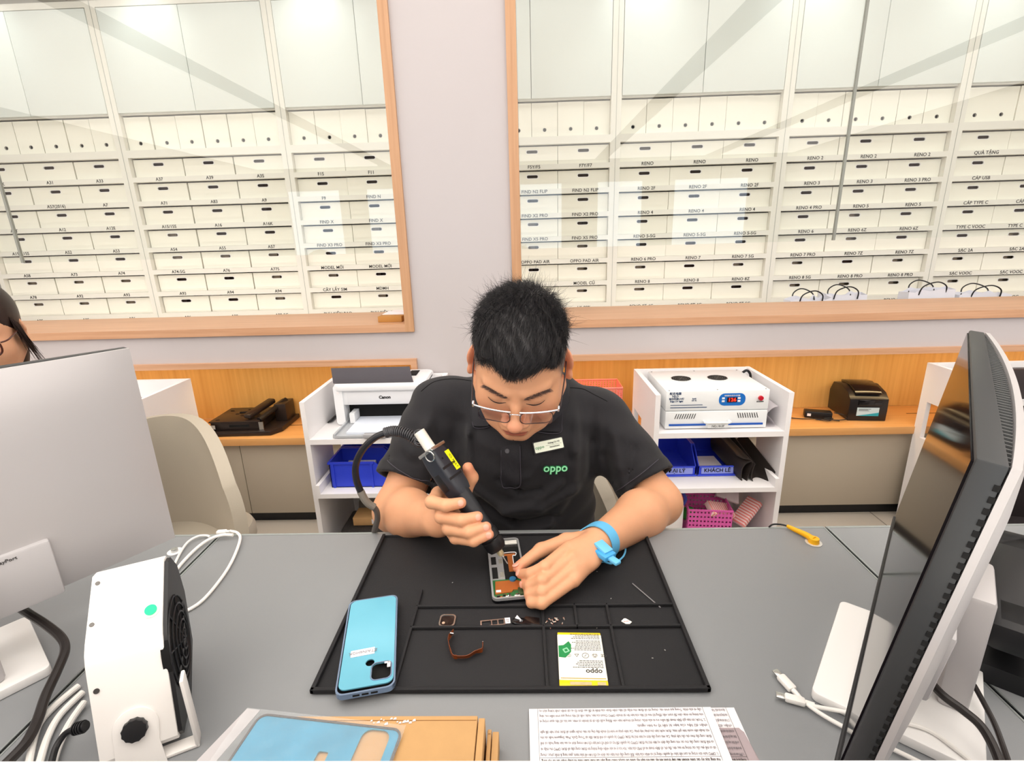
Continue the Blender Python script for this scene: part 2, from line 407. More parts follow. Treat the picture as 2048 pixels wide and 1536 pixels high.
# columns really seen: bay -> slots (0,1,2)
SLOTS = {0: (0,1,2), 1: (0,1,2), 2: (0,1), 3: (1,2), 4: (0,1,2), 5: (0,1,2), 6: (0,1)}
FILES = {0: (0,1,2,3,4,5), 1: (0,1,2,3,4,5), 2: (0,1,2,3), 3: (2,3,4,5), 4: (0,1,2,3,4,5), 5: (0,1,2,3,4,5), 6: (0,1,2)}
FR = .03   # half width of a divider face
for b in range(7):
    x0, x1 = BX[b], BX[b+1]; cx = (x0+x1)/2; hw = (x1-x0)/2
    u = thing('shelving_unit', 'tall white shelving unit with label strips and upper doors, %s' % BAYNAME[b], 'shelving', (cx, SY, 0), 'white shelving units of the stock room')
    MB().box(-hw, -hw+FR, 0, .42, 0, 2.62).box(hw-FR, hw, 0, .42, 0, 2.62).box(-hw+.001, hw-.001, .40, .42, 0, 2.6).build('carcass', M_shelf, u)
    MB().box(-hw+.0004, -hw+.0022, -.0015, .01, 0, 2.62).build('side_seam', mat('seam_grey', '#a9aaa4', .6), u)
    for k in range(7):
        lo = ZH[k]-OPH; nx = ZH[k+1] if k < 6 else .80
        MB().box(-hw+FR, hw-FR, 0, .40, nx, lo).build('shelf_board', M_shelf, u)
        names = TXL[b][k]
        for j, s in zip(SLOTS[b], names):
            if s:
                xx = -hw+FR+(j+.5)*(2*hw-2*FR)/3
                text('label_text', s, .026, T(xx+.01, -.0008, (nx+lo)/2) @ FACE, M_ink, u, bold=.0003, space=1.05)
    MB().box(-hw+FR, hw-FR, 0, .40, 1.803, 1.845).build('shelf_board', M_shelf, u)
    MB().box(-hw+FR, hw-FR, .02, .40, 2.04, 2.06).build('shelf_board', M_shelf, u)
    MB().box(-hw+FR, hw-FR, 0, .40, 2.588, 2.62).build('top_board', M_shelf, u)
    for s in (-1, 1):
        MB().box(*(sorted((s*(hw-FR-.003), s*.0015))), -.002, .018, 2.048, 2.584, bev=.0015).build('cupboard_door', M_door, u)
    fz = MB().box(-hw, hw, .04, .30, 0, .78); fz.build('lower_panel', M_shelf, u)
struct('trim_8', B(-3.52, 3.52, SY+.03, SY+.42, 2.62, 2.9), mat('bulkhead_paint', '#d8d3c9', .8))
struct('trim_9', B(-3.52, 3.52, SY-.05, SY+.02, 2.66, 2.70), mat('dark_rail', '#5a453a', .6))

# storage boxes with a pill-shaped hand hole, and magazine files with a round finger hole
SWd = (.99-2*FR)/3
BW, BH, BD = SWd-.004, .102, .34
pill = [(p[0], p[1]+BH*.22) for p in rrect(.066, .017, .0084, 5)]
front = plate_mesh('box_front', [(-BW/2, -BH/2), (BW/2, -BH/2), (BW/2, BH/2), (-BW/2, BH/2)], [pill], .004)
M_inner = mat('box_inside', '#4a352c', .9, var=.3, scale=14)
def make_box(kind):
    t = thing('storage_box', 'x', 'box', (0, 0, 0))
    o = link('front', front, M_card, t); o.matrix_basis = T(0, .002, BH/2) @ FACE
    MB().box(-BW/2, -BW/2+.003, .004, BD, 0, BH).box(BW/2-.003, BW/2, .004, BD, 0, BH).box(-BW/2, BW/2, BD, BD+.003, 0, BH).box(-BW/2, BW/2, .004, BD, 0, .003).build('body', M_card, t)
    rim = MB(); me = plate_mesh('rim', [(p[0]*1.12, (p[1]-BH*.22)*1.3+BH*.22) for p in pill], [pill], .002); add_me(rim, me, T(0, -.0004, BH/2) @ FACE); rim.build('hole_rim', M_white, t)
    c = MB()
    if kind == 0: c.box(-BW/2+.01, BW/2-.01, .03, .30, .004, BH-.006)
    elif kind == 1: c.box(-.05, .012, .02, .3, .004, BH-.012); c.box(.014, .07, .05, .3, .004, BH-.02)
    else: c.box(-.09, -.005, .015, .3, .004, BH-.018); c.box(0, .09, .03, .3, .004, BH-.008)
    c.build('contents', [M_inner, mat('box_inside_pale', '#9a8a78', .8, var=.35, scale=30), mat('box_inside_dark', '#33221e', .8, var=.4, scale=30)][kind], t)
    return t
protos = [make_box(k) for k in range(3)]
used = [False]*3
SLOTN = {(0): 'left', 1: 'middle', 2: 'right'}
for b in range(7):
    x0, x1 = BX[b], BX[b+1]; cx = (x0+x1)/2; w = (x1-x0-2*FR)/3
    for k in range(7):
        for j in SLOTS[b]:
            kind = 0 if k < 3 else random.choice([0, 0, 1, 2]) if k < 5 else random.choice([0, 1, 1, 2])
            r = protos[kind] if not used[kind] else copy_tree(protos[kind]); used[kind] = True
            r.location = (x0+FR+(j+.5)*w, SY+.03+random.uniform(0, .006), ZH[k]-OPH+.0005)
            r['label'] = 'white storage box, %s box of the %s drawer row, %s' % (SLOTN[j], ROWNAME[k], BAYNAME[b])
            r['group'] = 'white storage boxes on the stock shelves'
FW, FH, FD = (.99-2*FR)/6-.003, .186, .30
circ = [(.0085*math.cos(a*PI/8), .0085*math.sin(a*PI/8)-FH*.28) for a in range(16)]
ff = plate_mesh('file_front', [(-FW/2, -FH/2), (FW/2, -FH/2), (FW/2, FH/2), (-FW/2, FH/2)], [circ], .004)
def make_file():
    t = thing('magazine_file', 'x', 'file box', (0, 0, 0))
    o = link('front', ff, M_card, t); o.matrix_basis = T(0, .002, FH/2) @ FACE
    MB().box(-FW/2, -FW/2+.003, .004, FD, 0, FH).box(FW/2-.003, FW/2, .004, FD, 0, FH).box(-FW/2, FW/2, FD, FD+.003, 0, FH).box(-FW/2, FW/2, .004, FD, 0, .003).build('body', M_card, t)
    me = plate_mesh('rim', [(.0105*math.cos(a*PI/8), .0105*math.sin(a*PI/8)) for a in range(16)], [[(.0085*math.cos(a*PI/8), .0085*math.sin(a*PI/8)) for a in range(16)]], .002)
    rim = MB(); add_me(rim, me, T(0, -.0004, FH*.22) @ FACE); rim.build('hole_ring', M_steel, t)
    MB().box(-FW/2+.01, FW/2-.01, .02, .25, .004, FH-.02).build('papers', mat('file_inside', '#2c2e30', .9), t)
    return t
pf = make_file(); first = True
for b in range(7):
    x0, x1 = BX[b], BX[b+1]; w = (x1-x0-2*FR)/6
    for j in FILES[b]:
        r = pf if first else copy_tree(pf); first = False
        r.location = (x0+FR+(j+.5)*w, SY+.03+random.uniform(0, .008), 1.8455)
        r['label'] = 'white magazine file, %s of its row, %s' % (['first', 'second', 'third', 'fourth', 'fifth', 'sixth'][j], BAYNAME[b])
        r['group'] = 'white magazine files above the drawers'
# ================================================================== DESKS AND COUNTER
DZ = .75
DESKN = ['grey repair desk of the workstation to the left', 'grey repair desk top in the middle carrying the black mat', 'grey repair desk section at the right under the monitor']
for i, (a, b_) in enumerate(((-3.2, -.598), (-.594, .553), (.557, 3.2))):
    t = thing('desk', DESKN[i], 'desk', ((a+b_)/2, .55, 0), 'grey desks behind the counter'); h = (b_-a)/2
    MB().box(-h, h, -.33, .298, DZ-.025, DZ, bev=.0015).build('desk_top', M_desk, t)
    MB().box(-h, h, .2985, .304, DZ-.025, DZ-.0005).box(-h, -h+.0025, -.33, .298, DZ-.02, DZ+.0006).box(h-.0025, h, -.33, .298, DZ-.02, DZ+.0006).build('edge_trim', M_alu, t)
    MB().box(-h+.05, h-.05, .20, .215, .12, DZ-.025).build('modesty_panel', M_white, t)
    for s in (-1, 1): MB().box(s*(h-.06)-.02, s*(h-.06)+.02, -.30, .28, 0, DZ-.025).build('leg', M_white, t)
c = thing('customer_counter', 'white raised customer counter ledge along the bottom edge', 'counter', (0, -.05, 0))
MB().box(-3.2, 3.2, -.30, .2715, .965, 1.0, bev=.003).build('counter_top', mat('counter_white', '#fffdf6', .35, var=.005), c)
MB().box(-3.2, 3.2, .20, .25, 0, .965).build('front_panel', M_white, c)
# ================================================================== WHITE EQUIPMENT UNITS
def panel_with_hole(x, t, y0, y1, z1, hole):
    """side panel in the YZ plane with a rectangular opening"""
    out = [(y0, 0), (y1, 0), (y1, z1), (y0, z1)]
    h = [[(hole[0], hole[2]), (hole[1], hole[2]), (hole[1], hole[3]), (hole[0], hole[3])]] if hole else []
    me = plate_mesh('p', out, h, t); mb = MB()
    add_me(mb, me, T(x, 0, 0) @ Matrix(((0,0,1,0),(1,0,0,0),(0,1,0,0),(0,0,0,1)))); return mb
UX = [(-1.93, -1.447), (-.815, -.33), (.458, .940), (1.672, 2.155)]
UN = ['white open equipment unit beside the beige chair at the left', 'white open equipment unit carrying the small white printer', 'white open equipment unit carrying the curing lamp box', 'white open equipment unit behind the right monitor']
UZ, SHZ, TRZ = .735, .59, .381
for i, (x0, x1) in enumerate(UX):
    u = thing('equipment_unit', UN[i], 'shelf unit', ((x0+x1)/2, 1.9, 0), 'white open units along the niche'); h = (x1-x0)/2; th = .018
    for s in (-1, 1):
        m = panel_with_hole(s*(h-th/2), th, -.18, .19, UZ, (.02, .15, .417, .575)); m.build('side_panel', M_white, u)
    MB().box(-h+th, h-th, .172, .188, SHZ-.02, UZ).build('back_panel', M_white, u)
    MB().box(-h+th, h-th, .172, .188, 0, .30).build('back_panel', M_white, u)
    MB().box(-h+th, h-th, -.18, .171, SHZ-.02, SHZ).build('shelf', M_white, u)
    if i in (0, 3): pass
    MB().box(-h+th, h-th, -.17, .171, .06, .08).build('shelf', M_white, u)
    tr = MB(); tr.box(-h+th+.008, h-th-.008, -.205, .15, TRZ-.018, TRZ)
    tr.box(-h+th+.008, -h+th+.022, -.205, .15, TRZ, TRZ+.035).box(h-th-.022, h-th-.008, -.205, .15, TRZ, TRZ+.035)
    tr.build('pull_out_tray', M_white, u)

# ---- open-front storage bins
def bin_mesh(w, d, h):
    t = .003; mb = MB(); lip = .045
    prof = [(0, 0), (d, 0), (d, h), (d*.28, h), (0, lip)]   # y,z ; front at y=0
    A = Matrix(((0,0,1,0),(1,0,0,0),(0,1,0,0),(0,0,0,1)))
    mb.prism(prof, -w/2, -w/2+t, A); mb.prism(prof, w/2-t, w/2, A)
    mb.box(-w/2, w/2, 0, d, 0, t); mb.box(-w/2, w/2, d-t, d, 0, h); mb.box(-w/2, w/2, 0, t, 0, lip)
    mb.box(-w/2-.004, w/2+.004, d*.28, d+.004, h-.006, h)                     # rim collar
    b2 = MB()
    b2.box(-w/2+t, w/2-t, d*.28+.003, d-t, h-.008, h+.002)
    return mb
def make_bin(label, M, txt=None, w=.145, d=.235, h=.105):
    t = thing('storage_bin', label, 'bin', M, 'blue storage bins'); c = .003
    mb = MB(); lip = .042
    A = Matrix(((0,0,1,0),(1,0,0,0),(0,1,0,0),(0,0,0,1)))
    prof = [(0, 0), (d, 0), (d, h), (d*.30, h), (0, lip)]
    mb.prism(prof, -w/2, -w/2+c, A); mb.prism(prof, w/2-c, w/2, A)
    mb.box(-w/2, w/2, 0, d, 0, c); mb.box(-w/2, w/2, d-c, d, 0, h); mb.box(-w/2, w/2, 0, c, 0, lip)
    for s in (-1, 1):
        xs = sorted((s*w/2, s*(w/2+.004)))
        mb.box(xs[0], xs[1], d*.30, d, h-.008, h)
        for yy in (d*.33, d*.6, d*.93): mb.box(xs[0], xs[1]-.0015 if s > 0 else xs[1], yy, yy+.008, 0, h-.008)
    mb.box(-w/2-.004, w/2+.004, d, d+.004, h-.008, h)
    mb.build('body', M_blue, t)
    fr = MB(); fr.box(-w/2-.003, w/2+.003, -.006, 0, .002, .007); fr.box(-w/2+.004, w/2-.004, -.0045, 0, lip-.004, lip)
    fr.build('front_lip', mat('blue_bin_light', '#3f55e0', .4), t)
    if txt:
        MB().box(-w/2+.012, w/2-.012, -.0022, -.0006, .010, lip-.006).build('label_card', mat('pale_blue_card', '#8f9be6', .6), t)
        text('label_text', txt, .021, T(0, -.0028, .024) @ FACE, M_inkb, t, bold=.0003)
    return t
make_bin('blue open-front bin with the left of the two lettered cards, on the tray', T(.573, 1.795, TRZ), 'ĐẠI LÝ')
make_bin('blue open-front bin with the lettered card next to the folded black mat', T(.727, 1.795, TRZ), 'KHÁCH LẺ')
make_bin('blue bin turned sideways at the front of the tray below the printer', T(-.505, 1.815, TRZ) @ RZ(PI/2), None, w=.135, d=.245)
make_bin('blue bin turned sideways behind the front bin below the printer', T(-.505, 1.965, TRZ) @ RZ(PI/2), None, w=.135, d=.245)
# papers in bins
tag(MB().box(.675, .770, 1.83, 1.95, TRZ+.004, TRZ+.012).build('paper_slip_pad', M_paper), 'white pad of slips lying in the blue bin beside the folded mat', 'paper')
t = MB(); t.box(-.11, .0, -.04, .04, 0, .055, T(-.60, 1.815, TRZ+.008) @ RX(.15), bev=.002)
tag(t.build('parts_bag', mat('clear_bag_grey', '#c9ccd4', .3, var=.35, scale=40)), 'pale packed parts bag standing in the front sideways blue bin', 'bag')

# ---- folded black mats standing on the tray
S1 = [PY(1240+x/4.267, 710+y/4.267, 1.75) for x, y in ((1000,850),(1060,880),(1110,890),(1140,925),(1115,985),(1090,1060),(1075,1112),(1045,1095),(1030,1040),(1040,970),(1075,925),(1125,905))]
def sheet(prof, back, name, label, th=.004):
    mb = MB(); b = bmesh.new(); P = catmull(prof, 6); off = Vector(back)
    n = len(P); rows = []
    for k in range(7):
        f = k/6; rows.append([b.verts.new(p+off*f) for p in P])
    for a, c in zip(rows, rows[1:]):
        for i in range(n-1): b.faces.new((a[i], a[i+1], c[i+1], c[i]))
    bmesh.ops.recalc_face_normals(b, faces=b.faces)
    bmesh.ops.solidify(b, geom=b.faces, thickness=th); mb.merge(b)
    return tag(mb.build(name, mat('black_rubber_sheet', '#241d1a', .55, bump=.1), None, 60), label, 'mat')
sheet(S1, (-.05, .19, .055), 'rubber_mat', 'black rubber mat rolled into a loop beside the blue bins')
S2 = [PY(1240+x/4.267, 710+y/4.267, 1.745) for x, y in ((1150,930),(1125,1000),(1120,1060),(1150,1100),(1215,1112),(1262,1085),(1330,1000))]
sheet(S2, (-.045, .20, .085), 'rubber_mat', 'black rubber mat folded up against the right side of the tray')

# ---- curing lamp box
u = thing('curing_lamp_box', 'white metal curing box with two top fans and a red digital display', 'machine', T(.688, 1.75, SHZ))
w2, dp, hh = .184, .285, .148
M_enam = mat('white_enamel', '#eceff0', .3, var=.01); M_nblue = mat('machine_blue', '#1f56b0', .4); M_dblue = mat('dark_blue_print', '#22406a', .5)
MB().box(-w2, w2, .004, dp, .072, hh, bev=.004).build('lid', M_enam, u)
MB().box(-w2+.001, w2-.001, .002, dp, .004, .070, bev=.003).build('drawer', M_enam, u)
h_ = MB(); h_.tube([(-.045, -.001, .034), (-.045, -.018, .034), (-.038, -.022, .034), (.038, -.022, .034), (.045, -.018, .034), (.045, -.001, .034)], .0045, 10, smooth=False)
h_.box(-.036, .036, -.022, -.018, .014, .034); h_.build('drawer_handle', M_enam, u)
text('handle_text', 'NO.10-3F', .011, T(0, -.0226, .021) @ FACE, M_ink, u)
for xa, xb in ((-w2+.015, -.036), (.036, w2-.015)): MB().box(xa, xb, -.0006, .003, .016, .023).build('blue_stripe', M_nblue, u)
for s in (-1, 1):
    v = MB()
    for k in range(9):
        x = s*.115+(k-4)*.0085
        v.prism([(x-.0012+(.004 if s < 0 else -.004)*0, .043), (x+.0012, .043), (x+.0012+(-s)*.006, .062), (x-.0012+(-s)*.006, .062)], 0, .0008, T(0, .0015, 0) @ FACE)
    v.build('vent_slots', M_dark, u)
MB().prism(rrect(.094, .046, .020), 0, .0015, T(.052, .0045, .113) @ FACE).build('control_panel', mat('panel_blue', '#1c6fc4', .35), u)
MB().box(.034, .068, .001, .0025, .103, .121).build('display', mat('display_black', '#2a0808', .15), u)
text('display_digits', '126', .018, T(.051, .0006, .112) @ FACE, mat('red_led', '#ff3020', .4, var=0, emit='#ff3020', estr=1.6), u, bold=.0004, space=1.1)
for x in (.020, .082-.006):
    for z in (.107, .118): MB().box(x-.005, x+.005, .001, .0028, z-.0035, z+.0035, bev=.001).build('button', M_white, u)
text('panel_text', '智能数字显示计时器', .0062, T(.051, .002, .1275) @ FACE, M_white, u)
MB().cyl((.152, .004, .117), (.152, -.004, .117), .0085).cyl((.152, -.004, .117), (.152, -.006, .117), .0065).build('red_button', mat('red_plastic', '#c02030', .25), u)
text('button_text', '启动/暂停', .006, T(.152, .0035, .1025) @ FACE, M_ink, u)
for s_, x, z, sz in (('新讯电器', -.151, .138, .0105), ('NJLD', -.151, .1285, .0105), ('智能无影UV灯', -.146, .118, .0085), ('Edge UV light', -.146, .109, .0085), ('RoHS', -.083, .118, .006), ('CE  FC', -.083, .111, .006)):
    text('print', s_, sz, T(x, .0035, z) @ FACE, M_dblue, u, bold=.0002)
MB().box(-w2+.017, -.052, .0032, .005, .0935, .0955).box(-w2+.017, -.036, .0032, .005, .084, .0865).build('print_lines', M_dblue, u)
for x in (-.085, .055):
    g = MB(); cy_ = .165
    for r_ in (.012, .020, .028, .036): g.tube([(x+r_*math.cos(a*PI/10), cy_+r_*.95*math.sin(a*PI/10), hh+.0012) for a in range(20)], .0011, 6, closed=True, smooth=False)
    for a in range(4): 
        c_, s2 = math.cos(a*PI/4+.3), math.sin(a*PI/4+.3); g.tube([(x-c_*.038, cy_-s2*.036, hh+.001), (x+c_*.038, cy_+s2*.036, hh+.001)], .0012, 6, smooth=False)
    f = MB().prism([(x+.036*math.cos(a*PI/16), cy_+.034*math.sin(a*PI/16)) for a in range(32)], hh-.001, hh+.0004).build('fan_opening', M_dark, u)
    g.build('fan_grille', M_steel, f)
for x in (-w2+.012, 0, w2-.012): 
    for y in (.012, dp-.012): MB().cyl((x, y, hh-.001), (x, y, hh+.0008), .0028, n=12).build('screw', M_steel, u)
for x in (-w2+.03, w2-.03): MB().cyl((x, .03, 0), (x, .03, .005), .01).cyl((x, dp-.03, 0), (x, dp-.03, .005), .01).build('feet', M_black, u)
# rolled paper next to it and a cable loop behind
def curl_sheet():
    b = bmesh.new(); P = catmull([(0, 0, .0), (.012, 0, .0), (.028, 0, .005), (.012, 0, .030), (-.006, 0, .048), (.010, 0, .070), (.030, 0, .078), (.034, 0, .072)], 5)
    rows = [[b.verts.new(p+Vector((0, .05*k, .002*k))) for p in P] for k in range(5)]
    for a, c in zip(rows, rows[1:]):
        for i in range(len(P)-1): b.faces.new((a[i], a[i+1], c[i+1], c[i]))
    bmesh.ops.solidify(b, geom=b.faces, thickness=.0006); return MB().merge(b, T(.882, 1.765, SHZ+.001))
tag(curl_sheet().build('curled_paper', M_paper, None, 60), 'curled white sheet of paper squeezed in beside the curing box', 'paper')
tag(MB().tube([(.862, 2.00, SHZ+.13), (.885, 1.99, SHZ+.155), (.908, 2.0, SHZ+.13), (.91, 2.02, SHZ+.08), (.905, 2.04, SHZ+.006)], .005).build('power_cable', M_black), 'black cable arching behind the right corner of the curing box', 'cable')

# ---- small laser printer
p = thing('printer', 'small white laser printer with a raised dark flap and open paper tray', 'printer', T(-.565, 1.86, SHZ))
M_pw = mat('printer_white', '#eef0f3', .35, var=.01); M_pg = mat('printer_grey', '#6b6870', .45)
b = MB(); A = Matrix(((0,0,1,0),(1,0,0,0),(0,1,0,0),(0,0,0,1)))
b.prism(rrect(.034, .16, .012, cx=0, cy=.085), -.18, .03, T(-.160, .03, 0) @ FACE)
b.prism(rrect(.034, .16, .012, cx=0, cy=.085), -.18, .03, T(.160, .03, 0) @ FACE)
b.box(-.17, .17, .14, .215, .005, .16, bev=.006)
b.build('side_housing', M_pw, p)
MB().box(-.146, .146, .006, .15, .083, .142, bev=.004).build('front_cover', M_pw, p)
MB().prism(rrect(.354, .225, .03, cx=0, cy=.105), .142, .168, None, bev=.006).build('top_cover', M_pw, p)
MB().box(-.146, .146, .06, .14, .006, .083).build('paper_slot', M_dark, p)
MB().box(-.128, .128, .0035, .006, .090, .134, bev=.001).build('front_inset', mat('printer_inset', '#e4e6ea', .35), p)
text('brand_text', 'Canon', .017, T(.02, .003, .113) @ FACE, M_inkb, p, bold=.0006)
MB().cyl((-.160, 0, .135), (-.160, -.0015, .135), .006).build('power_button', M_white, p)
# black flap tilted up above the top cover, slightly dished
fl = MB(); bb = bmesh.new(); rows = []
for k in range(7):
    v = k/6; rows.append([bb.verts.new(((-.212+.035*(1-v))*(1-u_)+(.105-.03*v+.03)*u_, .012+.085*v, .170+.040*v-.010*math.sin(PI*v))) for u_ in [i/10 for i in range(11)]])
for a, c in zip(rows, rows[1:]):
    for i in range(10): bb.faces.new((a[i], a[i+1], c[i+1], c[i]))
bmesh.ops.solidify(bb, geom=bb.faces, thickness=.003); fl.merge(bb)
fl.build('output_flap', M_pg, p)
MB().box(.09, .125, .11, .19, .1685, .17).build('top_recess', M_dark, p)
tr = MB().box(-.145, .135, -.135, .06, .004, .008)
tr.box(-.145, -.138, -.135, .06, .008, .017).box(.128, .135, -.135, .06, .008, .017).box(-.145, .135, -.138, -.134, .004, .012)
tr.build('paper_tray', mat('clear_grey_plastic', '#c9cdd2', .2, alpha=.75), p)
MB().box(-.03, .05, -.150, -.128, .004, .020, bev=.003).build('tray_handle', mat('tray_grey', '#a8a8ac', .4), p)
MB().box(-.125, -.105, .0, .06, .01, .05).build('paper_guide', M_pw, p)
tag(MB().box(-.668, -.452, 1.745, 2.0, SHZ+.0085, SHZ+.0165).build('paper_stack', mat('blue_white_paper', '#dfe6f2', .7)), 'stack of blank white paper lying in the printer tray', 'paper')
tag(MB().box(-.01, .01, -.10, .10, 0, .004, T(-.783, 1.99, SHZ+.006) @ RY(-.5)).build('black_slab', M_black), 'thin black slab leaning behind the left side of the printer', 'slab')

# ---- lower left: bag, carton, bubble sheet
c = thing('kraft_carton', 'small brown carton with a white barcode label under the left unit tray', 'carton', T(-.62, 1.80, .22))
MB().box(-.075, .10, -.03, .05, -.02, .015, bev=.002).build('box', M_kraft, c)
MB().box(.0, .07, -.0312, -.030, -.012, .008).build('barcode_label', M_paper, c)
text('label_text', '||||| ||| ||||', .009, T(.035, -.0318, 0) @ FACE, M_inkb, c)
mb = MB().sph((-.60, 1.93, .20), (.12, .10, .12)); tag(mb.build('grey_bag', mat('grey_fabric', '#77716c', .9, bump=.3, bscale=60)), 'slumped grey cloth bag at the back under the left unit tray', 'bag')
mb = MB().box(-.74, -.46, 1.74, 1.9, .08, .197, bev=.01); tag(mb.build('mesh_box', mat('black_mesh', '#33302f', .5, var=.7, scale=120)), 'black perforated box below the brown carton', 'box')

# ---- lower right: perforated pink basket, carton, striped packets, green thing, white panel
def perf_wall(w, h, nx, nz, hole, th=.002):
    holes = []
    for i in range(nx):
        for k in range(nz):
            x = -w/2+(i+.5)*w/nx; z = (k+.5)*h/nz; holes.append([(x-hole, z-hole), (x+hole, z-hole), (x+hole, z+hole), (x-hole, z+hole)])
    return plate_mesh('perf', [(-w/2, 0), (w/2, 0), (w/2, h), (-w/2, h)], holes, th)
def basket(name, label, M, w, d, h, m, nx, nz, hole, cat='basket'):
    t = thing(name, label, cat, M); mb = MB(); f = perf_wall(w, h, nx, nz, hole); s = perf_wall(d, h, max(2, int(nx*d/w)), nz, hole)
    add_me(mb, f, T(0, -d/2, 0) @ FACE); add_me(mb, f, T(0, d/2, 0) @ FACE)
    add_me(mb, s, T(-w/2, 0, 0) @ RZ(PI/2) @ FACE); add_me(mb, s, T(w/2, 0, 0) @ RZ(PI/2) @ FACE)
    mb.box(-w/2, w/2, -d/2, d/2, 0, .003); mb.build('body', m, t)
    r = MB(); r.tube([(-w/2, -d/2, h), (w/2, -d/2, h), (w/2, d/2, h), (-w/2, d/2, h)], .004, 8, closed=True, smooth=False); r.build('rim', m, t)
    return t
M_pink = mat('pink_plastic', '#e060b0', .4); M_coral = mat('coral_plastic', '#e88a80', .45)
basket('plastic_basket', 'small pink perforated basket under the right unit tray', T(.70, 1.80, .08) @ RZ(-.1), .16, .13, .185, M_pink, 12, 10, .0035)
g = thing('white_carton', 'white carton with red letters leaning under the right unit tray', 'carton', T(.70, 1.93, .29) @ RZ(-.25) @ RX(-.5) @ RY(.45))
MB().box(-.085, .085, -.02, .02, -.06, .075, bev=.002).build('box', M_white, g)
text('red_text', 'GC', .042, T(.045, -.0206, .045) @ FACE, mat('print_red', '#c81c2c', .5), g, bold=.001)
text('black_text', 'J 3\nIP 3', .020, T(.02, -.0206, .0) @ FACE, M_inkb, g)
MB().box(-.045, -.02, -.0207, -.02, -.01, .02).build('black_square', M_inkb, g)
MB().box(-.075, -.005, -.0207, -.02, -.018, -.014).build('bar_print', M_inkb, g)
j = MB().cyl((.615, 1.96, .082), (.615, 1.96, .335), .036); tag(j.build('roll', mat('pink_brown_card', '#b59a90', .7)), 'upright pale roll behind the lettered white carton', 'roll')
def stripes():
    m = mat('striped_wrap', '#f4b0b0', .35); nt = m.node_tree; n = nt.nodes; L = nt.links; b = n['Principled BSDF']
    w = n.new('ShaderNodeTexWave'); w.inputs['Scale'].default_value = 28; tc = n.new('ShaderNodeTexCoord'); cr = n.new('ShaderNodeValToRGB')
    cr.color_ramp.elements[0].color = lin('#e8766e'); cr.color_ramp.elements[1].color = lin('#fbe4e2')
    L.new(tc.outputs['Object'], w.inputs['Vector']); L.new(w.outputs['Fac'], cr.inputs['Fac']); L.new(cr.outputs['Color'], b.inputs['Base Color']); return m
for (x, y, z, ry, lab) in ((.745, 1.775, .245, .5, 'red striped packet lying on the pink basket'), (.858, 1.80, .22, -.6, 'red striped packet in clear film at the right of the basket')):
    o = MB().box(-.06, .06, -.03, .03, -.012, .012, bev=.004).build('striped_packet', stripes() if 'striped_wrap' not in MATS else MATS['striped_wrap']); o.matrix_basis = T(x, y, z) @ RY(ry) @ RX(.35) @ RZ(.4)
    tag(o, lab, 'packet')
o = MB().box(-.05, .05, -.045, .045, -.006, .006, bev=.003).build('clear_bag', mat('clear_film', '#e9dfe2', .15, var=.15, scale=30, alpha=.85)); o.matrix_basis = T(.80, 1.86, .285) @ RY(.4) @ RX(.7)
tag(o, 'crumpled clear plastic bag between the striped packets', 'bag')
o = MB().sph((.628, 1.79, .222), (.028, .02, .03)).sph((.645, 1.78, .205), (.02, .015, .025)); tag(o.build('green_cloth', mat('green_cloth', '#2f7a30', .8)), 'small crumpled green cloth left of the pink basket', 'cloth')
o = MB().box(.535, .600, 1.76, 1.78, .08, .285, bev=.004); tag(o.build('white_power_strip', M_plastic), 'white upright power strip at the left under the right unit tray', 'power strip')
o = MB().tube([(.592, 1.75, .285), (.598, 1.745, .31), (.590, 1.75, .335), (.588, 1.755, .36)], .006); tag(o.build('blue_plug', mat('dark_blue_plastic', '#2a3590', .4)), 'dark blue plug standing on the white power strip', 'plug')

# ---- coral perforated crates on the worktop behind the technician's shoulder
zt = PY(1232, 771, 2.16).z
basket('crate', 'coral red perforated crate on the worktop, upper one of the stack', T(.27, 2.19, .452+(zt-.452)*.55), .30, .14, (zt-.452)*.45, M_coral, 24, 9, .0035, 'crate')
basket('crate', 'coral red perforated crate on the worktop, lower one of the stack', T(.27, 2.19, .4525), .30, .14, (zt-.452)*.55-.005, M_coral, 24, 10, .0035, 'crate')

# ---- label printer with adapter
q = thing('label_printer', 'black label printer with a pale sticker on the right oak worktop', 'printer', T(1.515, 2.165, .4525) @ RZ(-.10))
M_pb = mat('printer_black', '#1c1a1c', .3, coat=.15)
prof = [(0, 0), (.185, 0), (.19, .09), (.165, .135), (.10, .145), (.03, .125), (0, .10), (-.002, .05)]
MB().prism(prof, -.08, .08, A, bev=.004).build('body', M_pb, q)
MB().prism([(.02, .124), (.15, .1405), (.15, .150), (.10, .156), (.03, .138), (.012, .120)], -.055, .055, A, bev=.002).build('lid', M_blackg, q)
MB().box(-.045, .05, -.008, .004, .072, .098, bev=.003).build('feed_slot', M_blackg, q)
MB().box(-.046, .044, -.004, -.0015, .024, .062).build('sticker', mat('sticker_pale', '#c9dfe6', .4), q)
MB().prism([(-.046, .024), (.044, .024), (.044, .040)], 0, .0006, T(0, -.0042, 0) @ FACE).build('sticker_wave', mat('sticker_teal', '#2ba7b8', .4), q)
pb = MB()
for zz_, x1_ in ((.056, .010), (.052, -.002), (.048, .004)): pb.box(-.040, x1_, -.0046, -.0040, zz_-.0008, zz_+.0008)
pb.build('print_lines', M_ink, q)
a = thing('power_adapter', 'black power adapter block beside the label printer', 'adapter', T(1.33, 2.22, .4525) @ RZ(-.35))
MB().box(-.055, .055, -.022, .022, 0, .032, bev=.004).build('body', M_black, a)
MB().box(-.045, -.03, -.0226, -.022, .010, .022).build('socket', M_paper, a)
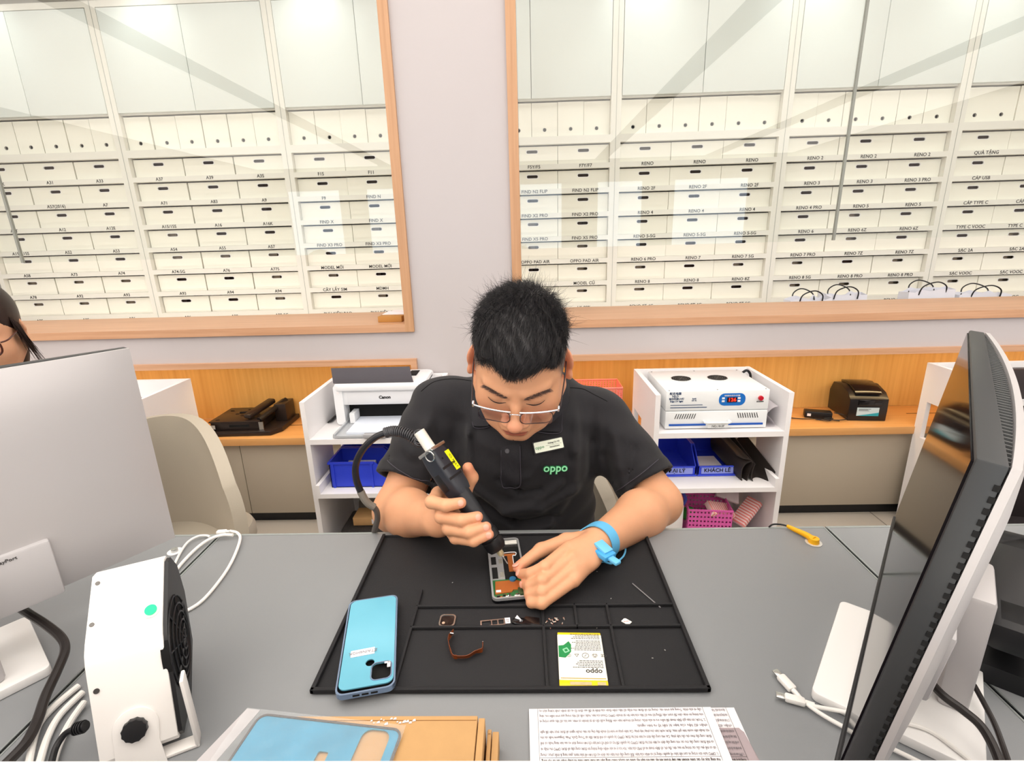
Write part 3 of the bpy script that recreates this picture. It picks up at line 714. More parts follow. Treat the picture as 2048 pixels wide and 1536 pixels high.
w = MB().tube([(1.08, 2.235, .456), (1.16, 2.225, .456), (1.24, 2.195, .457), (1.30, 2.185, .458), (1.36, 2.165, .459), (1.42, 2.16, .462), (1.435, 2.19, .47), (1.40, 2.215, .475)], .0022, 8)
w.tube([(1.30, 2.180, .458), (1.34, 2.15, .46), (1.37, 2.17, .465), (1.34, 2.185, .459), (1.39, 2.15, .459)], .002, 8)
w.cyl((1.15, 2.227, .459), (1.178, 2.221, .459), .006); tag(w.build('tangled_wire', M_black), 'thin tangled black cord with a bead on the right worktop', 'cord')

# ---- black tray-shaped device on the left worktop
d = thing('black_device', 'black desktop device with a roller arm and metal clips on the left oak worktop', 'machine', T(-1.285, 2.115, .4525) @ RZ(.02))
M_bd = mat('device_black', '#2a211e', .32)
MB().prism([(-.165, 0), (.13, 0), (.165, .05), (.168, .235), (-.15, .235)], 0, .022, None, bev=.003).build('base', M_bd, d)
MB().box(-.145, .075, .02, .21, .022, .060, bev=.003).build('bed', M_bd, d)
MB().box(-.150, .080, .015, .215, .060, .066, bev=.002).build('cover', M_bd, d)
MB().box(-.06, .03, .0185, .021, .038, .048).build('front_slot', M_dark, d)
MB().box(.10, .155, .13, .225, .022, .105, bev=.003).build('rear_block', M_bd, d)
MB().box(-.149, -.118, .008, .016, .034, .052).build('metal_clip', M_metal, d)
MB().box(.078, .098, .012, .018, .020, .062).build('metal_clip', M_metal, d)
r_ = MB().cyl((.075, .03, .065), (.13, .20, .105), .012); r_.build('roller', M_black, d)
MB().box(-.02, .02, -.085, .085, -.012, .012, T(.045, .11, .095) @ RZ(-.30) @ RX(.16), bev=.008).build('arm', M_bd, d)
MB().box(-.045, .045, -.008, .008, -.005, .005, T(-.01, .12, .075) @ RZ(.1), bev=.003).build('lever', M_black, d)
for x, y in ((-.12, .04), (-.12, .17), (-.07, .12), (-.04, .18)): MB().prism([(x+.010*math.cos(k*PI/6), y+.006*math.sin(k*PI/6)) for k in range(12)], .066, .0668).build('pad', M_dark, d)
tag(MB().tube([(-1.43, 2.115, .475), (-1.44, 2.08, .46), (-1.442, 2.06, .435)], .004).build('device_cord', M_black), 'black cord leaving the front left of the black device', 'cord')

# ---- things in the outer units
o = MB().box(-1.62, -1.50, 1.80, 2.0, SHZ+.085, SHZ+.092).box(-1.52, -1.515, 1.81, 1.82, SHZ, SHZ+.09).box(-1.61, -1.60, 1.81, 1.82, SHZ, SHZ+.09).box(-1.6, -1.5, 1.97, 1.98, SHZ, SHZ+.09)
tag(o.build('small_stand', mat('brown_metal', '#3a2f2c', .4)), 'low dark stand on the far left white unit', 'stand')
g = thing('microscope_arm', 'silver metal clamp arm in the far right white unit', 'arm', T(1.915, 1.86, SHZ))
MB().box(-.05, .05, -.05, .05, 0, .012, bev=.003).build('foot', M_metal, g)
MB().cyl((0, 0, .012), (0, 0, .10), .009).build('post', M_metal, g)
MB().cyl((-.03, 0, .10), (.03, 0, .10), .014).sph((-.03, 0, .10), .016).build('clamp_head', M_metal, g)
o = MB().box(1.955, 2.10, 1.80, 1.90, SHZ, SHZ+.055, bev=.004); tag(o.build('blue_case', mat('bright_blue_plastic', '#2f7fd0', .4)), 'bright blue case beside the silver clamp arm', 'case')
o = MB().box(1.70, 2.13, 2.02, 2.06, SHZ, SHZ+.125, bev=.004); tag(o.build('dark_panel', mat('dark_brown_plastic', '#2b211f', .4)), 'dark flat panel standing at the back of the far right unit', 'panel')

# ---- paper bags on a low shelf in the stock room, and the carton on the left sill
o = B(1.2, 3.0, 2.50, 2.78, .0, .76); tag(o.build('stock_table', M_white), 'white low cupboard under the right window carrying the paper bags', 'cupboard')
def bag(label, x, y, w, h, rz, seed):
    t = thing('paper_bag', label, 'bag', T(x, y, .7605) @ RZ(rz), 'white paper bags with black cord handles'); rr = random.Random(seed)
    b = bmesh.new(); n = 9; fr = []; bk = []
    for k in range(n):
        u_ = k/(n-1); xx = -w/2+w*u_; z = h+rr.uniform(-.008, .008)
        fr.append([b.verts.new((xx, -.04, 0)), b.verts.new((xx+rr.uniform(-.003,.003), -.03+rr.uniform(-.008,.008), z))])
        bk.append([b.verts.new((xx, .04, 0)), b.verts.new((xx+rr.uniform(-.003,.003), .03+rr.uniform(-.008,.008), z+rr.uniform(-.005, .01)))])
    for s in (fr, bk):
        for p_, q_ in zip(s, s[1:]): b.faces.new((p_[0], q_[0], q_[1], p_[1]))
    for k in (0, -1): b.faces.new((fr[k][0], fr[k][1], bk[k][1], bk[k][0]))
    bmesh.ops.recalc_face_normals(b, faces=b.faces); bmesh.ops.solidify(b, geom=b.faces, thickness=.001)
    MB().merge(b).build('body', mat('bag_paper', '#e3e4ee', .6, var=.03, bump=.3, bscale=25), t, 20)
    for yy, lean in ((-.03, -.02), (.03, .03)):
        MB().tube([(-w*.28, yy, h-.02), (-w*.24, yy+lean*.5, h+.022), (0, yy+lean, h+.042), (w*.24, yy+lean*.5, h+.020), (w*.28, yy, h-.02)], .003, 8).build('handle', M_black, t)
for a in (('white paper bag with black handles, leftmost of the bags on the right sill', 1.40, 2.56, .20, .19, .05, 1), ('white paper bag with drooping handles, second of the bags on the right sill', 1.60, 2.61, .20, .20, -.06, 2),
          ('white paper bag with tall arched handles at the right end of the sill', 1.99, 2.58, .24, .215, .08, 3), ('white paper bag at the far right edge of the photo', 2.27, 2.6, .24, .19, -.04, 4)): bag(*a)
k = thing('sill_carton', 'small flat brown carton with papers on the left window sill', 'carton', T(-.568, 2.20, .9485) @ RZ(-.04))
MB().box(-.055, .048, -.05, .05, 0, .024, bev=.001).build('box', mat('brown_card', '#b5803f', .7), k)
MB().box(-.05, .055, .0, .10, .0245, .027).box(-.03, .05, .02, .11, .0275, .0295).build('papers', M_paper, k)
# ================================================================== REPAIR MAT AND WHAT LIES ON IT
mt = thing('repair_mat', 'large black silicone repair mat with compartments on the grey desk', 'mat', T(-.03, .66, DZ))
MX0, MX1, MY0, MY1 = -.272, .214, .494, .832
def mloc(x0, x1, y0, y1): return (x0+.03, x1+.03, y0-.66, y1-.66)
MB().box(*mloc(MX0, MX1, MY0, MY1), .0003, .0026, bev=.0008).build('base', M_mat, mt)
def rib(x0, y0, x1, y1, h=.0075, w=.0042, nm='rib'):
    a = Vector((x0+.03, y0-.66, 0)); b_ = Vector((x1+.03, y1-.66, 0)); L_ = (b_-a).length
    MB().box(-w/2, L_+w/2, -w/2, w/2, .002, h, frame(a, b_-a), bev=.0012).build(nm, M_mat, mt)
for q in ((MX0, MY0, MX1, MY0), (MX0, MY0, MX0, MY1), (MX1, MY0, MX1, MY1)): rib(*q, h=.0085, w=.0055, nm='border')
rib(MX0, MY1, MX1, MY1, h=.0065, w=.003, nm='border')
for q in ((-.171, .495, -.171, .676), (-.171, .641, MX1, .641), (-.171, .598, MX1, .598), (.019, .495, .018, .641), (.112, .495, .114, .641), (.066, .598, .066, .641)): rib(*q)
MZ = DZ+.0026

def phone_frame(p_bl, p_br, p_tl): # frame from three world points, x along bottom edge
    return frame(p_bl, p_br-p_bl), (p_br-p_bl).length, (p_tl-p_bl).length
# blue phone shell lying half across the mat border
a, b_, c_ = PZ(668, 1393, .768), PZ(790, 1371, .768), PZ(682, 1206, .768)
Mx, pw, ph_ = phone_frame(a, b_, c_); 
M_bcov = mat('blue_gradient_cover', '#74c2dc', .2, .25, var=.12, scale=9, coat=.5)
M_frame = mat('silver_blue_frame', '#8ea5c4', .25, .7)
ps = thing('phone_cover', 'light blue phone back shell with camera cutout lying across the mat edge', 'phone cover', T(a) @ T(0, 0, -.0085) @ (Mx.to_3x3().to_4x4()) @ RX(.006))
me = plate_mesh('p', rrect(pw, ph_, .010, 6, pw/2, ph_/2), [rrect(pw-.004, ph_-.004, .009, 6, pw/2, ph_/2)], .0075); mb = MB(); add_me(mb, me, T(0, 0, .0043)); mb.build('side_frame', M_frame, ps)
cw, ch_ = pw-.0055, ph_-.009
camh = rrect(.0235, .0255, .006, 5, pw-.0175, .0265); fin = [(pw*.545+.0056*math.cos(k*PI/12), .0425+.0056*math.sin(k*PI/12)) for k in range(24)]
me = plate_mesh('p', rrect(cw, ch_, .009, 6, pw/2+.0005, ph_/2+.002), [camh, fin], .0016); mb = MB(); add_me(mb, me, T(0, 0, .0078)); mb.build('back_panel', M_bcov, ps)
MB().prism(rrect(pw-.0045, ph_-.0045, .009, 6, pw/2, ph_/2), 0, .0006, T(0, 0, .0007)).build('inner_floor', M_dark, ps)
MB().box(-.0005, pw*.42, -.0055, .0055, 0, .0006, T(pw*.19, .061, .0087) @ RZ(.03)).build('white_label', M_paper, ps)
text('label_text', 'ZTAIN6HGK', .0065, T(pw*.405, .0617, .0096) @ RZ(PI+.03), mat('grey_ink', '#8a8890', .8), ps, ext=.0001)
me = plate_mesh('p', rrect(.0265, .0285, .007, 5, pw-.0175, .0265), [camh], .0008); mb = MB(); add_me(mb, me, T(0, 0, .0088)); mb.build('camera_rim', M_frame, ps)
MB().box(pw-.0105, pw-.0065, .030, .039, .0087, .0095).box(pw-.014, pw-.0065, .0365, .039, .0087, .0095).build('tape_piece', M_paper, ps)
for u_ in (.35, .5, .65): MB().box(pw*u_-.004, pw*u_+.004, -.0005, .0002, .003, .005).build('port', M_dark, ps)

# disassembled phone
a, b_, c_ = PZ(984, 1199, DZ+.012), PZ(1060, 1192, DZ+.012), PZ(971, 1079, DZ+.012)
Mx, pw, ph_ = phone_frame(a, b_, c_)
dp_ = thing('opened_phone', 'opened phone body with copper-coloured board lying under the technician hands', 'phone', T(a.x, a.y, MZ+.0005) @ Mx.to_3x3().to_4x4())
M_gpcb = mat('green_circuit_board', '#2f6b3c', .4, var=.4, scale=150); M_cop = mat('copper_shield', '#d0793f', .35, .5, var=.08, scale=60)
M_mag = mat('magnesium_frame', '#c6c8ca', .35, .6, var=.08, scale=40)
MB().prism(rrect(pw, ph_, .009, 6, pw/2, ph_/2), 0, .0045).build('display_base', M_blackg, dp_)
me = plate_mesh('p', rrect(pw-.001, ph_-.001, .0085, 6, pw/2, ph_/2), [rrect(pw-.007, ph_-.007, .006, 6, pw/2, ph_/2)], .0045); mb = MB(); add_me(mb, me, T(0, 0, .0065)); mb.build('side_frame', M_mag, dp_)
MB().box(.003, pw*.42, ph_*.30, ph_*.93, .0045, .0062).build('midframe', M_mag, dp_)
for q in ((.06, .18, .32, .50), (.06, .17, .55, .68)): MB().box(pw*q[0]+.001, pw*q[1]+.003, ph_*q[2], ph_*q[3], .0061, .0065).build('slot', M_dark, dp_)
for q in ((.30, .42, .34), (.30, .42, .56)): MB().box(pw*q[0], pw*q[1]-.001, ph_*q[2], ph_*q[2]+.012, .0062, .0067).build('foam_pad', mat('foam_grey', '#8f8c82', .8), dp_)
MB().box(pw*.43, pw*.93, ph_*.30, ph_*.84, .0045, .0049).build('battery_bay', M_dark, dp_)
MB().box(pw*.40, pw*.93, ph_*.84, ph_*.88, .0045, .0068).build('cross_bar', M_metal, dp_)
MB().box(pw*.2, pw*.93, ph_*.895, ph_*.96, .0045, .0075, bev=.0005).build('top_module', mat('pale_module', '#e4e3dc', .4), dp_)
MB().box(pw*.06, pw*.42, ph_*.93, ph_*.985, .0045, .0082).build('top_board', M_gpcb, dp_)
mb = MB(); fx = pw*.66
mb.box(fx-.0105, fx+.0085, ph_*.69, ph_*.725, .0049, .0060, bev=.0004).box(fx-.0055, fx+.0035, ph_*.42, ph_*.69, .0049, .0057); mb.build('flex_strip', M_cop, dp_)
mb = MB().tube([(fx-.011, ph_*.68, .0065), (fx-.0115, ph_*.735, .0065), (fx+.009, ph_*.735, .0065), (fx+.009, ph_*.68, .0065), (fx+.004, ph_*.665, .0065), (fx+.004, ph_*.45, .0065)], .0008, 6); mb.build('white_bracket', M_white, dp_)
MB().box(.003, pw-.004, .004, ph_*.30, .0045, .0056).build('main_board', M_gpcb, dp_)
MB().prism([(.006, ph_*.085), (pw*.55, ph_*.10), (pw*.60, ph_*.13), (pw*.82, ph_*.13), (pw*.82, ph_*.25), (pw*.66, ph_*.27), (.008, ph_*.27)], .0056, .0072).build('copper_shield', M_cop, dp_)
MB().cyl((pw*.62, ph_*.275, .0056), (pw*.62, ph_*.275, .0098), .0052).cyl((pw*.62, ph_*.275, .0098), (pw*.62, ph_*.275, .0103), .0038).build('blue_button_cap', mat('blue_sponge', '#2d6f9c', .6), dp_)
MB().box(pw*.13, pw*.26, ph_*.105, ph_*.135, .0072, .0077).build('white_sticker', M_paper, dp_)
rr = random.Random(4)
for k in range(16):
    x, y = rr.uniform(.008, pw-.012), rr.uniform(.006, ph_*.075); s = rr.uniform(.001, .0028)
    MB().box(x-s, x+s, y-.001, y+.0012, .0056, .0056+rr.uniform(.0006, .0016)).build('chip', [M_metal, M_black, M_white, M_cop][k % 4], dp_)
MB().box(pw*.72, pw*.95, ph_*.05, ph_*.15, .0056, .0078, bev=.0005).build('corner_module', mat('olive_module', '#3d4a2a', .5, var=.5, scale=250), dp_)
MB().box(pw*.46, pw*.50, ph_*.02, ph_*.08, .0056, .007).build('usb_port', M_steel, dp_)

# camera lens frame
cf = thing('camera_lens_cover', 'square camera glass with silver rim in the upper compartment', 'phone part', T(-.121, .6125, MZ+.0002) @ RZ(-.02))
me = plate_mesh('p', rrect(.0235, .0245, .0062, 6), [rrect(.0195, .0205, .005, 6)], .0016); mb = MB(); add_me(mb, me, T(0, 0, .0016)); mb.build('rim', M_metal, cf)
MB().prism(rrect(.0198, .0208, .005, 6), .0002, .0017).build('glass', mat('lens_black', '#16161a', .08, coat=.5), cf)
MB().cyl((-.005, -.005, .0017), (-.005, -.005, .0022), .0022).build('flash_window', mat('warm_lens', '#c9a890', .3), cf)
MB().cyl((.0055, -.004, .0017), (.0055, -.004, .0021), .0038).build('lens', M_blackg, cf)
# SIM tray
a, b_ = PZ(961, 1255, MZ+.001), PZ(1011, 1250, MZ+.001); Mx = frame(a, b_-a); L_ = (b_-a).length
st = thing('sim_tray', 'white three-slot card tray in the upper compartment', 'phone part', Mx)
holes = [rrect(L_*.37, .0085, .0012, 3, L_*.25, .0062), rrect(L_*.20, .0085, .0012, 3, L_*.58, .0062), rrect(L_*.20, .0085, .0012, 3, L_*.84, .0062)]
me = plate_mesh('p', rrect(L_, .0125, .001, 3, L_/2, .0062), holes, .0014); mb = MB(); add_me(mb, me, T(0, 0, .0004)); mb.build('frame', M_metal, st)
o = MB().box(-.004, .004, -.0055, .0055, 0, .0008, T(-.0335, .6125, MZ+.0004) @ RZ(.1)); sc = thing('memory_card', 'small white memory card between the card tray and the speaker part', 'card', T(-.0335, .6125, MZ+.0004) @ RZ(.1))
MB().box(-.004, .004, -.0055, .0055, 0, .0008).build('card_body', M_paper, sc); text('card_text', 'SC\n4G', .0035, T(0, 0, .0009) @ RZ(PI), M_inkb, sc, ext=.0001); o.b.free()
sp = thing('speaker_module', 'glossy black speaker part in the upper compartment beside the card', 'phone part', T(-.027, .6045, MZ+.0003) @ RZ(-.13))
MB().prism([(0, .002), (.005, .0), (.036, -.002), (.040, .003), (.038, .016), (.018, .017), (.016, .013), (.004, .013), (0, .010)], 0, .0028, None, bev=.0004).build('housing', M_blackg, sp)
MB().box(.010, .015, .0045, .0085, .0028, .0031).build('grey_mark', mat('grey_mark', '#55575a', .6), sp)
MB().cyl((.037, -.0005, 0), (.037, -.0005, .0032), .0018).build('screw_ear', M_steel, sp)
o = MB().prism([(0, 0), (.0095, -.004), (.003, .006)], 0, .0006).prism([(.007, -.005), (.0075, -.007), (.0085, -.005)], 0, .0006).build('tape_scrap', M_paper); o.matrix_basis = T(PZ(1030, 1236, MZ+.004)) ; o.location.z = MZ+.0034
tag(o, 'white triangular scrap of tape on the black speaker part', 'scrap')
# screws
def make_screw():
    t = thing('screw', 'x', 'screw', (0, 0, 0)); MB().cyl((0, 0, 0), (0, 0, .0006), .0014, n=12).build('head', mat('copper_screw', '#d99a86', .3, .8), t)
    MB().cyl((0, 0, .0006), (0, 0, .0042), .0008, n=10).build('shank', mat('pale_screw', '#dccfc4', .3, .6), t); return t
scr = [(1094,1243),(1098,1238),(1104,1240),(1109,1237),(1112,1244),(1106,1249),(1094,1254),(1100,1257),(1119,1254),(1124,1250),(1127,1236),(1117,1241),(1196,1253)]
sp0 = None
for i, (u_, v_) in enumerate(scr):
    s_ = make_screw() if sp0 is None else copy_tree(sp0); sp0 = sp0 or s_
    p_ = PZ(u_, v_, MZ+.001); s_.location = (p_.x, p_.y, MZ+.0014); s_.rotation_euler = (PI/2, 0, rr.uniform(0, 6.28))
    s_['label'] = 'tiny loose screw alone in the small right compartment' if i == 12 else 'tiny copper-coloured screw in the scattered cluster of loose screws'; s_['group'] = 'loose screws on the mat'
sim = thing('sim_card', 'small white SIM card alone in the right end compartment', 'card', T(PZ(1253, 1244, MZ).x, PZ(1253, 1244, MZ).y, MZ+.0003) @ RZ(-.75))
MB().prism([(-.006, -.0045), (.006, -.0045), (.006, .0045), (-.004, .0045), (-.006, .0025)], 0, .0008).build('card_body', mat('card_white', '#fbf4ee', .5), sim)
text('card_text', 'viettel', .0035, T(0, 0, .0009) @ RZ(PI+.9), mat('print_pinkred', '#d06a6a', .6), sim, ext=.0001)
# flex cable curled on edge
pts = [PZ(907, 1263, MZ+.006), PZ(898, 1275, MZ+.006), PZ(897, 1288, MZ+.006), PZ(905, 1311, MZ+.005), PZ(915, 1314, MZ+.005), PZ(935, 1313, MZ+.005), PZ(951, 1304, MZ+.005), PZ(964, 1300, MZ+.005), PZ(966, 1290, MZ+.006)]
fx = thing('flex_cable', 'curled orange-brown flex cable standing on edge in the lower left compartment', 'cable', T(-.09, .57, MZ))
wd = [(0, -.2, 1), (0, 0, 1), (0, 0, 1), (0, -.3, 1), (0, -.5, 1), (0, -.5, 1), (0, -.3, 1), (0, 0, 1)]
MB().ribbon(pts, wd, .0095, .0003).build('ribbon', mat('kapton_orange', '#a4501c', .25, .2, coat=.4), fx, W=True)
q = PZ(902, 1268, MZ+.008); MB().box(-.0025, .0025, -.0006, .0006, -.004, .004, T(q) @ RX(.5) @ RY(.4)).build('connector', M_metal, fx, W=True)
q = PZ(966, 1289, MZ+.007); MB().box(-.0008, .0008, -.0006, .0006, -.005, .005, T(q)).build('pin_end', M_metal, fx, W=True)
# battery
a, b_, c_ = PZ(1119, 1371, MZ+.005), PZ(1218, 1373, MZ+.005), PZ(1109, 1264, MZ+.005)
Mx, bw, bh = phone_frame(a, b_, c_); bt = thing('phone_battery', 'white phone battery with yellow taped ends and a green sticker in the mat', 'battery', T(a.x, a.y, MZ+.0003) @ Mx.to_3x3().to_4x4())
M_bat = mat('battery_white', '#f0ede4', .35, var=.03); M_yel = mat('yellow_tape', '#f3d21c', .3)
MB().box(0, bw, .009, bh-.004, 0, .0048, bev=.001).build('cell', M_bat, bt)
MB().box(.0005, bw-.0005, bh-.006, bh, 0, .0046, bev=.001).build('top_tape', M_yel, bt)
MB().box(0, bw, 0, .011, 0, .0038, bev=.001).build('end_tape', M_yel, bt)
MB().box(bw*.22, bw*.95, .002, .0065, .0037, .0043).build('contact_strip', mat('pale_gold', '#d8c89a', .35, .4, var=.2, scale=150), bt)
MB().box(bw*.66, bw*.78, .0, .008, .0038, .0046).build('tab', M_yel, bt)
MB().box(.002, bw-.002, .0105, .0115, .0045, .0050).build('fold_line', mat('dark_yellow', '#b89a10', .5), bt)
U = RZ(PI)
text('brand_text', 'oppo', .0100, T(bw*.74, .0215, .0049) @ U, M_ink, bt, ext=.0001, bold=.0002)
text('mark_text', 'CE  ♻  ⊘  △  ⓒ', .0065, T(bw*.62, .0475, .0049) @ U, M_ink, bt, ext=.0001)
fp = MB()
for y0_, n_ in ((.0275, 5), (.056, 7), (.076, 4)):
    for i_ in range(n_):
        x_ = bw*.95
        while x_ > bw*rr.choice((.30, .36, .45)):
            w_ = rr.uniform(.0012, .004); fp.box(x_-w_, x_, y0_+i_*.0026, y0_+i_*.0026+.0009, .0048, .00495); x_ -= w_+.0007
fp.build('fine_print', M_ink, bt)
MB().prism([(.001, .044), (bw*.16, .043), (bw*.29, .053), (bw*.30, .065), (bw*.25, .071), (bw*.13, .064), (.001, .063)], .0049, .0052).build('green_sticker', mat('green_sticker', '#1f8a4c', .4, var=.15, scale=90), bt)
me = plate_mesh('p', rrect(.0075, .0075, .001, 3), [rrect(.004, .004, .0006, 3)], .0002); mb = MB(); add_me(mb, me, T(bw*.18, .055, .0054) @ RZ(.5)); mb.build('sticker_mark', mat('pale_green', '#8fd0a8', .5), bt)
# clear stick
a, b_ = PZ(1265, 1167, MZ+.001), PZ(1321, 1215, MZ+.001)
tag(MB().cyl(a, b_, .0009, n=8).build('clear_rod', mat('clear_rod', '#8b8a8c', .2)), 'thin clear plastic rod lying on the right of the mat', 'rod')
for i, (u_, v_) in enumerate(((1194,1143),(1222,1197),(1330,1300),(1305,1316),(905,1165))):
    p_ = PZ(u_, v_, MZ+.0006); o = MB().sph((0, 0, 0), (.0013, .0007, .0004), n=8).build('plastic_crumb', mat('crumb', '#a8a6a4', .6)); o.matrix_basis = T(p_) @ RZ(i)
    tag(o, ['pale crumb right of the hand on the mat', 'pale crumb near the middle rib on the mat', 'pale crumb in the lower right compartment, upper one', 'pale crumb in the lower right compartment, lower one', 'pale scratch-like crumb left of the opened phone'][i], 'crumb')

# ---- cartons with the wrapped blue cover, bottom left
def carton(label, x0, x1, y0, y1, z0, z1):
    t = thing('kraft_box', label, 'box', T((x0+x1)/2, (y0+y1)/2, z0), 'brown cartons at the counter'); w_, d_, h_ = (x1-x0)/2, (y1-y0)/2, z1-z0
    MB().box(-w_, w_-.008, -d_, d_, 0, h_, bev=.001).build('box_body', M_kraft, t)
    MB().box(w_-.007, w_, -d_, d_-.002, .0, h_-.001, bev=.0008).build('side_flap', M_kraft, t)
    MB().box(-w_+.001, w_-.009, d_-.006, d_-.0055, h_, h_+.0004).build('fold_line', mat('kraft_dark', '#94683c', .9), t)
    return t
zc = .792
cA = PZ(963, 1431, zc); cL = PZ(590, 1436, zc)
kb = carton('large brown carton with white print near the bottom edge, under the wrapped cover', cL.x, cA.x+.004, .265+.02, cA.y, DZ+.0005, zc)
q = kb.matrix_basis.inverted() @ PZ(780, 1442, zc)
mb = MB()
for k in range(14): x = q.x-.020+.0035*k+rr.uniform(-.001,.001); y = q.y+rr.uniform(-.004, .003); s = rr.uniform(.0008, .0022); mb.prism([(x-s, y-s*.7), (x+s, y-s*.4), (x+s*.6, y+s), (x-s*.5, y+s*.6)], 0, .0003, T(0, 0, zc-DZ))
mb.build('white_print', M_paper, kb)
cB = PZ(998, 1458, .776)
carton('smaller brown carton showing at the right behind the large carton', cA.x+.0062, cB.x, .285, cB.y, DZ+.0005, .776)
# wrapped blue phone cover on the carton
pa, pb, pc, pd = PZ(521, 1426, zc+.004), PZ(806, 1458, zc+.004), PZ(790, 1530, zc+.004), PZ(440, 1545, zc+.004)
xx = (pb-pa).normalized(); Lc = (pb-pa).length
wc = thing('wrapped_phone_cover', 'blue phone back cover in protective film lying on the brown carton', 'phone cover', frame(Vector((pa.x, pa.y, zc+.0015)), xx))
out = rrect(Lc, .078, .010, 6, Lc/2, -.039)
mic = [rrect(.030, .042, .010, 6, Lc-.026, -.024), [(Lc-.048+.006*math.cos(k*PI/8), -.047+.006*math.sin(k*PI/8)) for k in range(16)], rrect(.011, .030, .002, 3, Lc-.072, -.047)]
me = plate_mesh('p', out, mic, .0012); mb = MB(); add_me(mb, me, T(0, 0, .0008)); mb.build('back_panel', mat('teal_cover', '#3f9fc4', .15, .3, var=.3, scale=22, coat=.6), wc)
me = plate_mesh('p', rrect(Lc+.001, .079, .0105, 6, Lc/2, -.039), [rrect(Lc-.0035, .0745, .0085, 6, Lc/2, -.039)], .0022); mb = MB(); add_me(mb, me, T(0, 0, .0012)); mb.build('rim', mat('cover_rim', '#4a4340', .4), wc)
mb = MB(); bb = bmesh.new(); n1, n2 = 26, 12; rows = []
for i in range(n1+1):
    rows.append([bb.verts.new((-.018+(Lc+.020)*i/n1, .004-.086*j/n2, .0032+.0009*math.sin(i*1.3+j*.8)*math.sin(j*.9))) for j in range(n2+1)])
for r1, r2 in zip(rows, rows[1:]):
    for j in range(n2): bb.faces.new((r1[j], r1[j+1], r2[j+1], r2[j]))
mb.merge(bb); mb.build('film_wrap', mat('clear_film_sheet', '#eef4f8', .08, alpha=.16, var=0, coat=.6), wc, 60)
MB().prism([(-.020, .005), (-.004, .005), (-.014, -.06), (-.034, -.06)], .0, .0006).build('film_edge', mat('film_grey', '#b9b6b8', .4), wc)

# ---- printed forms
VT = ['cấp và sửa chữa. Trong quá trình này, chúng tôi sẽ được thu thập dữ liệu chẩn đoán của thiết bị để xác định lỗi và cải thiện chất lượng dịch vụ',
 'xóa thông tin nhạy cảm để tránh việc đồng bộ hóa dữ liệu của bạn lên tài khoản OPPO Cloud của bạn, hoặc mất dữ liệu trong quá trình kiểm tra, nâng',
 '2. Trước khi bạn gửi điện thoại để kiểm tra và sửa chữa, chúng tôi khuyên bạn nên: Đăng xuất tất cả tài khoản cá nhân, sao lưu dữ liệu quan trọng và',
 'chặn dữ liệu của bạn bị tiết lộ ra bên ngoài.',
 'vực thuận tiện xuyên biên giới khác, được nước bạn cho phép hợp pháp. Các biện pháp an toàn kỹ thuật đáp ứng các tiêu chuẩn ngành sẽ được thực hiện để ngăn',
 'được cung cấp theo yêu cầu luật pháp. Các nhà cung cấp dịch vụ bên thứ ba được OPPO ủy quyền có thể được đặt tại Trung Quốc, Pháp, Singapore hoặc các khu',
 'có thể được cung cấp cho các nhà cung cấp dịch vụ bên thứ ba được OPPO ủy quyền để họ có thể hỗ trợ bạn tốt hơn trong dịch vụ sau bán hàng hoặc có thể',
 'tôi có thể yêu cầu các thông tin sau: tên, địa chỉ, số điện thoại và số IMEI của bạn. Xin lưu ý và xác nhận rằng thông tin được cung cấp sẽ được OPPO thu thập và',
 '1. OPPO luôn tôn trọng và cam kết bảo vệ quyền riêng tư cá nhân của bạn. Để cung cấp cho bạn các dịch vụ tốt hơn về bảo hành, giao hàng & khắc phục, chung',
 'Vui lòng đọc kỹ các điều khoản sau đây trước khi ký. Sau khi bạn ký, điều đó được hiểu rằng bạn đã hoàn toàn hiểu và chấp nhận tất cả nội dung']
def form(label, tl, tr, z, full):
    A0, B0 = PZ(*tl, z), PZ(*tr, z); w_ = (B0-A0).length; fm = frame(A0, B0-A0); H = .20
    t = thing('printed_form', label, 'paper', fm, 'printed forms at the counter')
    bb = bmesh.new(); nx = 24; rows = []
    def zz(x, y): return .0006*math.sin(x*38+1)*min(1, -y*20)
    for i in range(nx+1):
        rows.append([bb.verts.new((w_*i/nx, -H*j/10, zz(w_*i/nx, -H*j/10))) for j in range(11)])
    for r1, r2 in zip(rows, rows[1:]):
        for j in range(10): bb.faces.new((r1[j], r1[j+1], r2[j+1], r2[j]))
    bmesh.ops.recalc_face_normals(bb, faces=bb.faces); bmesh.ops.solidify(bb, geom=bb.faces, thickness=-.0001)
    MB().merge(bb).build('sheet', M_paper, t, 60)
    ls = VT if full else [VT[9-k][:22] if False else v[:34] for k, v in enumerate(VT)]
    mar = .010
    for k, s in enumerate(VT):
        y = -.0035-.0066*k
        me = text_mesh(s, .0044, .00005, 'LEFT', 0 if k < 9 else .0001); xs = [v.co.x for v in me.vertices]; tw = max(xs)-min(xs)
        want = (w_-2*mar-.004) if len(s) > 60 else tw
        me = me.copy(); sc_ = min(1.3, want/tw)
        for v in me.vertices: v.co.x *= sc_
        o = link('text_line', me, mat('form_ink', '#5f5c62', .8, var=0) if k < 9 else M_ink, t); o.matrix_basis = T(w_-mar-.002, y, .0009) @ RZ(PI)
    lz = MB()
    for a, b_, c2, d_ in ((mar, mar+.0003, -H+.01, -.0005), (w_-mar-.0003, w_-mar, -H+.01, -.0005), (mar, w_-mar, -.0594, -.0591), (mar, w_-mar, -.0665, -.0662)):
        lz.box(a, b_, c2, d_, .0007, .0008)
    lz.build('table_lines', M_ink, t)
    return t
form('printed white form lying underneath, showing along the right of the upper form', (1255, 1417), (1468, 1415), DZ+.0008, False)
form('printed white form on top, text upside down, by the counter edge', (1058, 1418), (1421, 1414), DZ+.0028, True)
